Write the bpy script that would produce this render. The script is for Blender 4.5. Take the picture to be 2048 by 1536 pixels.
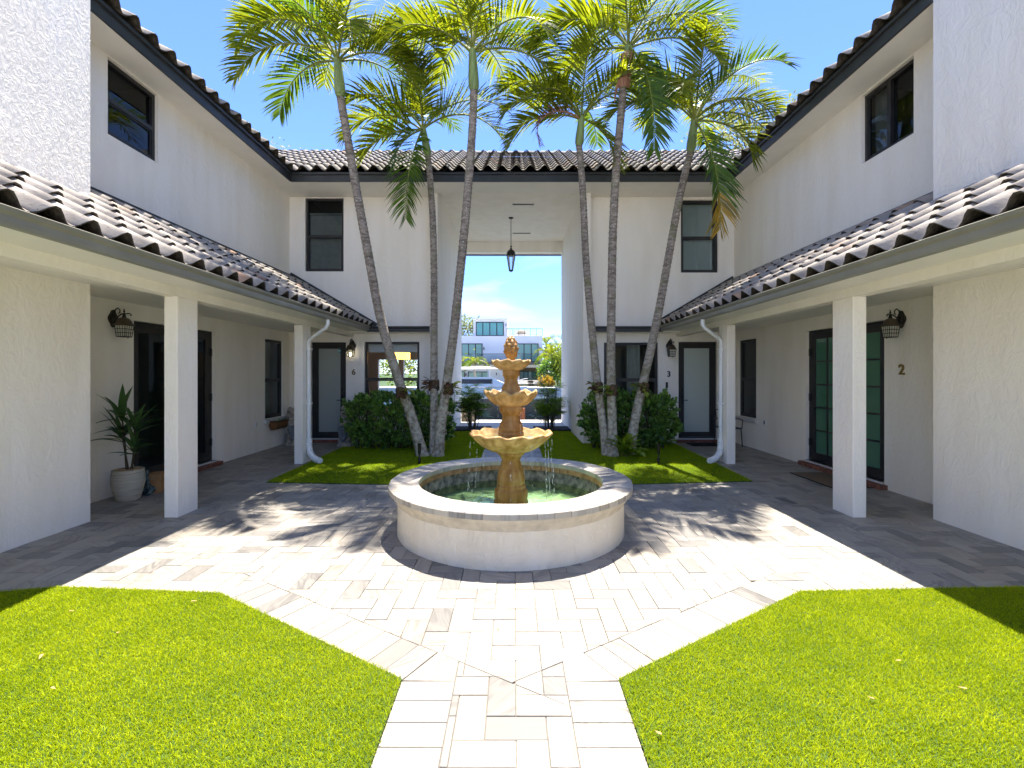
import bpy, bmesh, math, random
import numpy as np
from mathutils import Vector, Matrix

random.seed(7); np.random.seed(7)
for o in list(bpy.data.objects): bpy.data.objects.remove(o)
scene = bpy.context.scene
COL = scene.collection
R = math.radians

# ------------------------------------------------------------------ camera, sky, sun, exposure
F, HX, HY, CH = 915.0, 1028.0, 747.0, 1.75          # focal length in photo pixels, vanishing point, eye height
cd = bpy.data.cameras.new('camera'); cam = bpy.data.objects.new('camera', cd); COL.objects.link(cam)
cd.sensor_width = 36.0; cd.lens = 36.0 * F / 2048.0
cd.shift_x = (1024 - HX) / 2048.0; cd.shift_y = -(768 - HY) / 2048.0
cd.clip_start = 0.05; cd.clip_end = 6000
cam.location = (0, 0, CH); cam.rotation_euler = (R(90), 0, 0)
scene.camera = cam

SUN = Vector((0.07, 0.28, 1.0)).normalized()
world = bpy.data.worlds.new('World'); scene.world = world; world.use_nodes = True
nt = world.node_tree; nt.nodes.clear()
n_out = nt.nodes.new('ShaderNodeOutputWorld'); n_bg = nt.nodes.new('ShaderNodeBackground')
n_sky = nt.nodes.new('ShaderNodeTexSky'); n_sky.sky_type = 'NISHITA'; n_sky.sun_disc = False
n_sky.sun_elevation = math.asin(SUN.z); n_sky.sun_rotation = math.atan2(SUN.x, SUN.y)
n_sky.air_density = 1.0; n_sky.dust_density = 0.0; n_sky.ozone_density = 10.0; n_sky.altitude = 1500
SKY = 0.050
n_bg.inputs['Strength'].default_value = SKY
# thin wispy cloud low in the sky
tc = nt.nodes.new('ShaderNodeTexCoord'); mp = nt.nodes.new('ShaderNodeMapping')
mp.inputs['Scale'].default_value = (1.3, 1.0, 4.5); mp.inputs['Rotation'].default_value = (0, R(-28), 0)
mp.inputs['Location'].default_value = (0.35, 0.0, 0.28)
cl = nt.nodes.new('ShaderNodeTexNoise'); cl.inputs['Scale'].default_value = 2.1; cl.inputs['Detail'].default_value = 7
cl.inputs['Roughness'].default_value = 0.52; cl.inputs['Distortion'].default_value = 0.5
cr = nt.nodes.new('ShaderNodeValToRGB'); cr.color_ramp.elements[0].position = 0.54; cr.color_ramp.elements[1].position = 0.80
sx = nt.nodes.new('ShaderNodeSeparateXYZ'); mr = nt.nodes.new('ShaderNodeMapRange')
mr.inputs['From Min'].default_value = 0.42; mr.inputs['From Max'].default_value = 0.16
mm = nt.nodes.new('ShaderNodeMath'); mm.operation = 'MULTIPLY'
mx = nt.nodes.new('ShaderNodeMix'); mx.data_type = 'RGBA'; mx.inputs['B'].default_value = (3.9, 3.95, 4.2, 1)
L = nt.links.new
L(tc.outputs['Generated'], mp.inputs['Vector']); L(mp.outputs['Vector'], cl.inputs['Vector']); L(cl.outputs['Fac'], cr.inputs['Fac'])
L(tc.outputs['Generated'], sx.inputs['Vector']); L(sx.outputs['Z'], mr.inputs['Value'])
L(cr.outputs['Color'], mm.inputs[0]); L(mr.outputs['Result'], mm.inputs[1]); L(mm.outputs[0], mx.inputs['Factor'])
tn = nt.nodes.new('ShaderNodeMix'); tn.data_type = 'RGBA'; tn.blend_type = 'MULTIPLY'; tn.inputs['Factor'].default_value = 1.0; tn.inputs['B'].default_value = (0.88, 0.85, 0.98, 1)
L(n_sky.outputs['Color'], tn.inputs['A']); L(tn.outputs['Result'], mx.inputs['A']); L(mx.outputs['Result'], n_bg.inputs['Color']); L(n_bg.outputs[0], n_out.inputs['Surface'])

sd = bpy.data.lights.new('sun', 'SUN'); sd.energy = 2.15; sd.angle = R(0.53); sd.color = (1.0, 0.94, 0.85)
sun = bpy.data.objects.new('sun', sd); COL.objects.link(sun); sun.location = (3, 12, 40)
sun.rotation_euler = (-SUN).to_track_quat('-Z', 'Y').to_euler()

scene.view_settings.view_transform = 'Standard'; scene.view_settings.look = 'None'
scene.view_settings.exposure = 3.05; scene.view_settings.gamma = 1.0
scene.render.engine = 'CYCLES'
scene.render.resolution_x = 1024; scene.render.resolution_y = 768
scene.cycles.max_bounces = 8; scene.cycles.diffuse_bounces = 5; scene.cycles.transparent_max_bounces = 16

def P(x, y, Y): return Vector(((x - HX) * Y / F, Y, CH - (y - HY) * Y / F))
def GY(y): return F * CH / (y - HY)

# ------------------------------------------------------------------ materials
def newmat(name):
    m = bpy.data.materials.new(name); m.use_nodes = True
    t = m.node_tree; b = t.nodes['Principled BSDF']
    return m, t, b
def sc(c, k): return tuple(min(1.0, v * k) for v in c[:3]) + (1,)
def M(name, col, rough=0.6, var=0.12, scale=6.0, bump=0.0, bscale=40.0, metallic=0.0, spec=0.4, detail=5, stretch=None, col2=None, bdist=0.02):
    m, t, b = newmat(name)
    tcn = t.nodes.new('ShaderNodeTexCoord'); src = tcn.outputs['Object']
    if stretch:
        mpn = t.nodes.new('ShaderNodeMapping'); mpn.inputs['Scale'].default_value = stretch
        t.links.new(src, mpn.inputs['Vector']); src = mpn.outputs['Vector']
    n = t.nodes.new('ShaderNodeTexNoise'); n.inputs['Scale'].default_value = scale; n.inputs['Detail'].default_value = detail
    r = t.nodes.new('ShaderNodeValToRGB')
    r.color_ramp.elements[0].position = 0.32; r.color_ramp.elements[1].position = 0.68
    r.color_ramp.elements[0].color = sc(col, 1 - var); r.color_ramp.elements[1].color = sc(col2 or col, 1 + var)
    t.links.new(src, n.inputs['Vector']); t.links.new(n.outputs['Fac'], r.inputs['Fac']); t.links.new(r.outputs['Color'], b.inputs['Base Color'])
    b.inputs['Roughness'].default_value = rough; b.inputs['Metallic'].default_value = metallic
    b.inputs['Specular IOR Level'].default_value = spec
    if bump:
        n2 = t.nodes.new('ShaderNodeTexNoise'); n2.inputs['Scale'].default_value = bscale; n2.inputs['Detail'].default_value = 4
        bp = t.nodes.new('ShaderNodeBump'); bp.inputs['Strength'].default_value = bump; bp.inputs['Distance'].default_value = bdist
        t.links.new(src, n2.inputs['Vector']); t.links.new(n2.outputs['Fac'], bp.inputs['Height']); t.links.new(bp.outputs['Normal'], b.inputs['Normal'])
    return m

def stucco(name, col, strength=0.35, sweep=10.0, dirt=0.06):
    """hand-trowelled stucco: broad sweeps cut by ridges, fine sand, faint wash streaks"""
    m, t, b = newmat(name); N = t.nodes.new; K = t.links.new
    tcn = N('ShaderNodeTexCoord'); src = tcn.outputs['Object']
    mp1 = N('ShaderNodeMapping'); mp1.inputs['Scale'].default_value = (1, 1, 0.6); mp1.inputs['Rotation'].default_value = (0.5, 0.5, 0.3)
    K(src, mp1.inputs['Vector'])
    a = N('ShaderNodeTexNoise'); a.inputs['Scale'].default_value = sweep; a.inputs['Detail'].default_value = 6; a.inputs['Distortion'].default_value = 1.6; a.inputs['Roughness'].default_value = 0.62
    K(mp1.outputs['Vector'], a.inputs['Vector'])
    ra = N('ShaderNodeValToRGB'); ra.color_ramp.elements[0].position = 0.42; ra.color_ramp.elements[1].position = 0.60
    K(a.outputs['Fac'], ra.inputs['Fac'])
    f = N('ShaderNodeTexNoise'); f.inputs['Scale'].default_value = 120; f.inputs['Detail'].default_value = 2
    K(src, f.inputs['Vector'])
    ma = N('ShaderNodeMath'); ma.operation = 'MULTIPLY_ADD'; ma.inputs[1].default_value = 0.18
    K(f.outputs['Fac'], ma.inputs[0]); K(ra.outputs['Color'], ma.inputs[2])
    bp = N('ShaderNodeBump'); bp.inputs['Strength'].default_value = strength; bp.inputs['Distance'].default_value = 0.012
    K(ma.outputs[0], bp.inputs['Height']); K(bp.outputs['Normal'], b.inputs['Normal'])
    mp2 = N('ShaderNodeMapping'); mp2.inputs['Scale'].default_value = (2.2, 2.2, 0.35); K(src, mp2.inputs['Vector'])
    d = N('ShaderNodeTexNoise'); d.inputs['Scale'].default_value = 1.6; d.inputs['Detail'].default_value = 7; K(mp2.outputs['Vector'], d.inputs['Vector'])
    rd = N('ShaderNodeValToRGB'); rd.color_ramp.elements[0].position = 0.30; rd.color_ramp.elements[1].position = 0.62
    rd.color_ramp.elements[0].color = sc((col[0] * 1.0, col[1] * 0.985, col[2] * 0.95), 1 - dirt); rd.color_ramp.elements[1].color = sc(col, 1.0)
    K(d.outputs['Fac'], rd.inputs['Fac']); K(rd.outputs['Color'], b.inputs['Base Color'])
    b.inputs['Roughness'].default_value = 0.75; b.inputs['Specular IOR Level'].default_value = 0.25
    return m

WALLC = (0.91, 0.855, 0.765)
MS = {}
MS['stucco'] = stucco('white stucco', WALLC, 0.32, 8.0)
MS['stucco_rough'] = stucco('rough trowelled stucco', (0.88, 0.84, 0.77), 0.42, 17.0, 0.03)
MS['soffit'] = M('soffit paint', (0.86, 0.815, 0.74), 0.7, 0.03, 3)
MS['trim'] = M('white trim paint', (0.87, 0.83, 0.76), 0.5, 0.02, 4)
MS['fascia'] = M('dark bronze fascia', (0.035, 0.036, 0.036), 0.45, 0.15, 5)
MS['gutter'] = M('olive grey gutter metal', (0.22, 0.21, 0.165), 0.42, 0.10, 3, spec=0.5)
MS['frame'] = M('dark bronze window frame', (0.022, 0.021, 0.021), 0.38, 0.15, 5, spec=0.5)
MS['frame_brown'] = M('dark brown door frame', (0.030, 0.026, 0.022), 0.42, 0.2, 5, spec=0.5)
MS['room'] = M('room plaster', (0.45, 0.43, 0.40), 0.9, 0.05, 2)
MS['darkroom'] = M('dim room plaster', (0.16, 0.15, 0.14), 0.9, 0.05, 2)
MS['roller'] = M('roller shade cloth', (0.62, 0.66, 0.66), 0.9, 0.03, 5)
MS['shutter'] = M('white shutter paint', (0.78, 0.80, 0.79), 0.5, 0.02, 5)
MS['brick'] = M('red threshold brick', (0.21, 0.085, 0.055), 0.8, 0.3, 14, bump=0.3, bscale=60)
MS['sill'] = M('grey sill', (0.55, 0.54, 0.52), 0.7, 0.05, 6)
MS['brass'] = M('aged brass', (0.30, 0.20, 0.06), 0.35, 0.2, 30, metallic=0.9)
MS['black'] = M('black painted metal', (0.015, 0.015, 0.016), 0.4, 0.2, 20)
MS['iron'] = M('dark bronze cast iron', (0.035, 0.030, 0.024), 0.5, 0.35, 40, bump=0.3, bscale=90, metallic=0.3)
MS['bronze_roof'] = M('brown lantern cap', (0.10, 0.075, 0.05), 0.45, 0.25, 30, metallic=0.4)
MS['seeded'] = M('cream seeded glass', (0.62, 0.60, 0.50), 0.25, 0.12, 60, bump=0.2, bscale=120)
MS['downspout'] = M('white downspout metal', (0.80, 0.80, 0.78), 0.35, 0.03, 4)
MS['concrete'] = M('pale concrete', (0.50, 0.49, 0.46), 0.85, 0.12, 5, bump=0.15, bscale=50)
MS['soil'] = M('dark mulch', (0.045, 0.028, 0.02), 0.95, 0.5, 30, bump=0.9, bscale=60)
MS['turfbase'] = M('turf backing', (0.035, 0.07, 0.008), 0.95, 0.3, 40)
MS['bed'] = M('paver joint sand', (0.16, 0.145, 0.125), 0.95, 0.2, 30)
MS['cardboard'] = M('brown cardboard', (0.34, 0.17, 0.065), 0.85, 0.08, 8)
MS['patina'] = M('dark verdigris figurine', (0.03, 0.045, 0.045), 0.5, 0.5, 25, col2=(0.08, 0.12, 0.12))
MS['lionstone'] = M('weathered cast stone', (0.42, 0.37, 0.31), 0.9, 0.35, 22, bump=0.9, bscale=55, bdist=0.03)
MS['shield'] = M('blue grey stone shield', (0.17, 0.185, 0.20), 0.85, 0.25, 14, bump=0.4, bscale=40)
MS['coco'] = M('coconut fibre liner', (0.22, 0.10, 0.035), 0.95, 0.3, 50, bump=0.6, bscale=120)
MS['matbrown'] = M('brown coir doormat', (0.20, 0.135, 0.085), 0.95, 0.2, 60, bump=0.8, bscale=200)
MS['matdark'] = M('black rubber doormat', (0.02, 0.02, 0.021), 0.9, 0.3, 60, bump=0.5, bscale=150)
MS['pebble'] = M('tan river pebble', (0.40, 0.26, 0.12), 0.6, 0.5, 9)
MS['outlet'] = M('outlet plastic', (0.70, 0.69, 0.67), 0.5, 0.03, 5)
MS['boatwhite'] = M('white gelcoat', (0.78, 0.78, 0.78), 0.25, 0.02, 2, spec=0.6)
MS['boatdark'] = M('navy hull', (0.03, 0.036, 0.05), 0.2, 0.2, 2, spec=0.6)
MS['pile'] = M('orange brown piling', (0.28, 0.10, 0.04), 0.8, 0.25, 8, stretch=(4, 4, 0.5))
MS['modern'] = M('white render', (0.74, 0.74, 0.76), 0.8, 0.02, 1)
MS['modernslab'] = M('grey balcony edge', (0.10, 0.10, 0.10), 0.6, 0.1, 1)
MS['wicker'] = M('beige wicker', (0.30, 0.25, 0.17), 0.9, 0.3, 12)
MS['cushion'] = M('cream cushion', (0.62, 0.58, 0.52), 0.9, 0.05, 6)
MS['farland'] = M('far lawn', (0.06, 0.10, 0.03), 0.95, 0.3, 0.3)
MS['dock'] = M('pale dock paving', (0.55, 0.53, 0.50), 0.85, 0.12, 3, bump=0.1, bscale=12)
MS['fibre'] = M('fibrous root wrap', (0.10, 0.06, 0.03), 0.95, 0.5, 30, bump=1.0, bscale=70, stretch=(1, 1, 0.4))

def glass(name, tint, ior=1.5, rough=0.0, bump=0.0, bscale=3.0):
    """thin pane: fresnel reflection over tinted see-through"""
    m = bpy.data.materials.new(name); m.use_nodes = True; t = m.node_tree; t.nodes.clear(); N = t.nodes.new
    o = N('ShaderNodeOutputMaterial'); mixs = N('ShaderNodeMixShader'); fr = N('ShaderNodeFresnel'); fr.inputs['IOR'].default_value = ior
    tr = N('ShaderNodeBsdfTransparent'); tr.inputs['Color'].default_value = tint + (1,)
    gl = N('ShaderNodeBsdfGlossy'); gl.inputs['Roughness'].default_value = rough
    if bump:
        tcn = N('ShaderNodeTexCoord'); n = N('ShaderNodeTexNoise'); n.inputs['Scale'].default_value = bscale; n.inputs['Detail'].default_value = 3
        b = N('ShaderNodeBump'); b.inputs['Strength'].default_value = bump; b.inputs['Distance'].default_value = 0.02
        t.links.new(tcn.outputs['Object'], n.inputs['Vector']); t.links.new(n.outputs['Fac'], b.inputs['Height'])
        t.links.new(b.outputs['Normal'], gl.inputs['Normal']); t.links.new(b.outputs['Normal'], fr.inputs['Normal'])
    t.links.new(fr.outputs[0], mixs.inputs['Fac']); t.links.new(tr.outputs[0], mixs.inputs[1]); t.links.new(gl.outputs[0], mixs.inputs[2])
    t.links.new(mixs.outputs[0], o.inputs['Surface'])
    return m
MS['glass'] = glass('window glass', (0.55, 0.62, 0.60), 1.45, bump=0.02, bscale=2.0)
MS['glass_clear'] = glass('clear pane', (0.85, 0.88, 0.87), 1.5)
MS['glass_dark'] = glass('dark tinted door glass', (0.26, 0.36, 0.34), 1.5, bump=0.02, bscale=2)
MS['basin_water'] = glass('basin water', (0.58, 0.70, 0.56), 1.33, 0.02, bump=0.35, bscale=9)
MS['drops'] = M('falling water', (0.86, 0.88, 0.88), 0.08, 0.02, 5, spec=0.8)
MS['drops'].node_tree.nodes['Principled BSDF'].inputs['Transmission Weight'].default_value = 0.55
def plain(name, col, rough, spec=0.5, bump=0, bscale=5, trans=0.0):
    m, t, b = newmat(name); b.inputs['Base Color'].default_value = col + (1,); b.inputs['Roughness'].default_value = rough; b.inputs['Specular IOR Level'].default_value = spec
    if bump:
        n = t.nodes.new('ShaderNodeTexNoise'); n.inputs['Scale'].default_value = bscale; n.inputs['Detail'].default_value = 4
        c = t.nodes.new('ShaderNodeTexCoord'); bp = t.nodes.new('ShaderNodeBump'); bp.inputs['Strength'].default_value = bump; bp.inputs['Distance'].default_value = 0.1
        t.links.new(c.outputs['Object'], n.inputs['Vector']); t.links.new(n.outputs['Fac'], bp.inputs['Height']); t.links.new(bp.outputs['Normal'], b.inputs['Normal'])
    return m
MS['canal'] = plain('canal water', (0.02, 0.045, 0.05), 0.06, 0.6, 0.35, 1.5)
MS['frosted'] = plain('frosted grey door glass', (0.30, 0.335, 0.32), 0.22, 0.6)
MS['frosted_pale'] = plain('frosted pale green door glass', (0.46, 0.52, 0.48), 0.22, 0.6)
MS['green_glass'] = plain('green door lite', (0.075, 0.19, 0.125), 0.04, 0.9)
MS['teal_glass'] = plain('teal far window', (0.09, 0.32, 0.29), 0.05, 0.9)
MS['teal_blind'] = plain('pale blind behind glass', (0.24, 0.42, 0.35), 0.12, 0.8)
MS['sticker'] = plain('teal sticker', (0.02, 0.30, 0.38), 0.4)
MS['stickerw'] = plain('sticker print', (0.75, 0.8, 0.8), 0.4)
def emit(name, col, s):
    m, t, b = newmat(name); b.inputs['Base Color'].default_value = col + (1,)
    b.inputs['Emission Color'].default_value = col + (1,); b.inputs['Emission Strength'].default_value = s
    return m
MS['bulb'] = emit('lit bulb', (1.0, 0.85, 0.6), 3.0)
MS['chandelier'] = emit('amber crystal', (1.0, 0.50, 0.10), 0.9)

def leafmat(name, col, var=0.35, transl=0.35, rough=0.35, tcol=None, island=True, spec=0.5, patch=0.0):
    m = bpy.data.materials.new(name); m.use_nodes = True; t = m.node_tree; N = t.nodes.new; K = t.links.new
    b = t.nodes['Principled BSDF']; o = t.nodes['Material Output']
    g = N('ShaderNodeNewGeometry'); r = N('ShaderNodeValToRGB')
    r.color_ramp.elements[0].color = sc((col[0] * 0.75, col[1] * 0.9, col[2]), 1 - var); r.color_ramp.elements[1].color = sc((col[0] * 1.15, col[1], col[2]), 1 + var)
    K(g.outputs['Random Per Island'], r.inputs['Fac']); colout = r.outputs['Color']
    if patch:
        pn = N('ShaderNodeTexNoise'); pn.inputs['Scale'].default_value = 2.3; pn.inputs['Detail'].default_value = 5; K(g.outputs['Position'], pn.inputs['Vector'])
        pr_ = N('ShaderNodeValToRGB'); pr_.color_ramp.elements[0].position = 0.36; pr_.color_ramp.elements[1].position = 0.64
        pr_.color_ramp.elements[0].color = (1 - patch, 1 - patch * 0.7, 1 - patch, 1); pr_.color_ramp.elements[1].color = (1, 1, 1, 1); K(pn.outputs['Fac'], pr_.inputs['Fac'])
        pm = N('ShaderNodeMix'); pm.data_type = 'RGBA'; pm.blend_type = 'MULTIPLY'; pm.inputs['Factor'].default_value = 1.0; K(colout, pm.inputs['A']); K(pr_.outputs['Color'], pm.inputs['B']); colout = pm.outputs['Result']
    K(colout, b.inputs['Base Color'])
    b.inputs['Roughness'].default_value = rough; b.inputs['Specular IOR Level'].default_value = spec
    tr = N('ShaderNodeBsdfTranslucent'); ms_ = N('ShaderNodeMixShader'); ms_.inputs['Fac'].default_value = transl
    hs = N('ShaderNodeMix'); hs.data_type = 'RGBA'; hs.blend_type = 'MULTIPLY'; hs.inputs['Factor'].default_value = 1.0
    hs.inputs['B'].default_value = (tcol or (1.6, 1.5, 0.6)) + (1,)
    K(colout, hs.inputs['A']); K(hs.outputs['Result'], tr.inputs['Color'])
    K(b.outputs[0], ms_.inputs[1]); K(tr.outputs[0], ms_.inputs[2]); K(ms_.outputs[0], o.inputs['Surface'])
    return m
MS['palmleaf'] = leafmat('palm leaflet', (0.15, 0.195, 0.012), 0.35, 0.55, 0.42, spec=0.3)
MS['palmgreen'] = leafmat('green palm leaflet', (0.08, 0.15, 0.014), 0.35, 0.45, 0.42, spec=0.3)
MS['palmdead'] = leafmat('dead palm leaflet', (0.20, 0.085, 0.04), 0.4, 0.2, 0.7)
MS['palmyellow'] = leafmat('yellowing palm leaflet', (0.32, 0.22, 0.02), 0.4, 0.4, 0.5)
MS['clusia'] = leafmat('clusia leaf', (0.125, 0.25, 0.045), 0.5, 0.28, 0.33, spec=0.5)
MS['rhapis'] = leafmat('lady palm leaf', (0.16, 0.27, 0.035), 0.45, 0.4, 0.4)
MS['zamia'] = leafmat('coontie leaf', (0.20, 0.30, 0.02), 0.3, 0.35, 0.3)
MS['dracaena'] = leafmat('dracaena leaf', (0.04, 0.10, 0.022), 0.4, 0.2, 0.3, spec=0.6)
MS['orchid'] = leafmat('orchid leaf', (0.22, 0.30, 0.04), 0.4, 0.3, 0.35)
MS['orchiddry'] = leafmat('dry orchid leaf', (0.16, 0.08, 0.04), 0.4, 0.2, 0.7)
MS['seagrape'] = leafmat('tree leaf beyond roof', (0.20, 0.24, 0.12), 0.5, 0.3, 0.5)
MS['hedge'] = leafmat('far yellow green leaf', (0.18, 0.25, 0.02), 0.4, 0.3, 0.5)
MS['turf'] = leafmat('turf blade', (0.37, 0.45, 0.006), 0.32, 0.30, 0.55, tcol=(1.3, 1.3, 0.8), spec=0.12, patch=0.22)
MS['turf2'] = leafmat('turf blade back', (0.34, 0.44, 0.006), 0.28, 0.30, 0.55, tcol=(1.3, 1.3, 0.8), spec=0.12, patch=0.22)
MS['dryleaf'] = leafmat('fallen dry leaf', (0.35, 0.22, 0.09), 0.4, 0.15, 0.8)
MS['crownshaft'] = M('green crownshaft', (0.17, 0.23, 0.07), 0.45, 0.22, 3, stretch=(3, 3, 0.6), col2=(0.21, 0.27, 0.10))
MS['rachis'] = M('frond midrib', (0.17, 0.19, 0.04), 0.6, 0.2, 4, spec=0.2)
MS['sheath'] = M('brown dry sheath', (0.30, 0.12, 0.075), 0.6, 0.3, 5, stretch=(8, 8, 0.5), col2=(0.38, 0.20, 0.13))
MS['stem'] = M('brown stem', (0.08, 0.06, 0.035), 0.8, 0.3, 12)

def trunkmat():
    m, t, b = newmat('palm trunk'); N = t.nodes.new; K = t.links.new
    c = N('ShaderNodeTexCoord'); s = c.outputs['Object']
    mp_ = N('ShaderNodeMapping'); mp_.inputs['Scale'].default_value = (1, 1, 3.5); K(s, mp_.inputs['Vector'])
    n1 = N('ShaderNodeTexNoise'); n1.inputs['Scale'].default_value = 7; n1.inputs['Detail'].default_value = 6; K(mp_.outputs['Vector'], n1.inputs['Vector'])
    r1 = N('ShaderNodeValToRGB'); r1.color_ramp.elements[0].position = 0.34; r1.color_ramp.elements[1].position = 0.66
    r1.color_ramp.elements[0].color = (0.12, 0.09, 0.068, 1); r1.color_ramp.elements[1].color = (0.34, 0.285, 0.235, 1); K(n1.outputs['Fac'], r1.inputs['Fac'])
    # pale lower trunk
    sp = N('ShaderNodeSeparateXYZ'); K(s, sp.inputs[0])
    lo = N('ShaderNodeMapRange'); lo.inputs['From Min'].default_value = 3.2; lo.inputs['From Max'].default_value = 0.8; K(sp.outputs['Z'], lo.inputs['Value'])
    n4 = N('ShaderNodeTexNoise'); n4.inputs['Scale'].default_value = 14; n4.inputs['Detail'].default_value = 6; K(s, n4.inputs['Vector'])
    r4 = N('ShaderNodeValToRGB'); r4.color_ramp.elements[0].position = 0.36; r4.color_ramp.elements[1].position = 0.60
    r4.color_ramp.elements[0].color = (0.22, 0.175, 0.12, 1); r4.color_ramp.elements[1].color = (0.52, 0.47, 0.37, 1); K(n4.outputs['Fac'], r4.inputs['Fac'])
    m1 = N('ShaderNodeMix'); m1.data_type = 'RGBA'; K(lo.outputs['Result'], m1.inputs['Factor']); K(r1.outputs['Color'], m1.inputs['A']); K(r4.outputs['Color'], m1.inputs['B'])
    # lichen flecks and moss
    n2 = N('ShaderNodeTexNoise'); n2.inputs['Scale'].default_value = 38; n2.inputs['Detail'].default_value = 2; K(s, n2.inputs['Vector'])
    r2 = N('ShaderNodeValToRGB'); r2.color_ramp.elements[0].position = 0.63; r2.color_ramp.elements[1].position = 0.67; K(n2.outputs['Fac'], r2.inputs['Fac'])
    m2 = N('ShaderNodeMix'); m2.data_type = 'RGBA'; m2.inputs['B'].default_value = (0.52, 0.52, 0.42, 1); K(r2.outputs['Color'], m2.inputs['Factor']); K(m1.outputs['Result'], m2.inputs['A'])
    n3 = N('ShaderNodeTexNoise'); n3.inputs['Scale'].default_value = 3.2; n3.inputs['Detail'].default_value = 5; K(s, n3.inputs['Vector'])
    r3 = N('ShaderNodeValToRGB'); r3.color_ramp.elements[0].position = 0.56; r3.color_ramp.elements[1].position = 0.70; r3.color_ramp.elements[1].color = (0.6, 0.6, 0.6, 1); K(n3.outputs['Fac'], r3.inputs['Fac'])
    m3 = N('ShaderNodeMix'); m3.data_type = 'RGBA'; m3.inputs['B'].default_value = (0.12, 0.13, 0.04, 1); K(r3.outputs['Color'], m3.inputs['Factor']); K(m2.outputs['Result'], m3.inputs['A'])
    K(m3.outputs['Result'], b.inputs['Base Color']); b.inputs['Roughness'].default_value = 0.9
    bp = N('ShaderNodeBump'); bp.inputs['Strength'].default_value = 0.7; bp.inputs['Distance'].default_value = 0.02; K(n1.outputs['Fac'], bp.inputs['Height']); K(bp.outputs['Normal'], b.inputs['Normal'])
    return m
MS['trunk'] = trunkmat()

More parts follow.
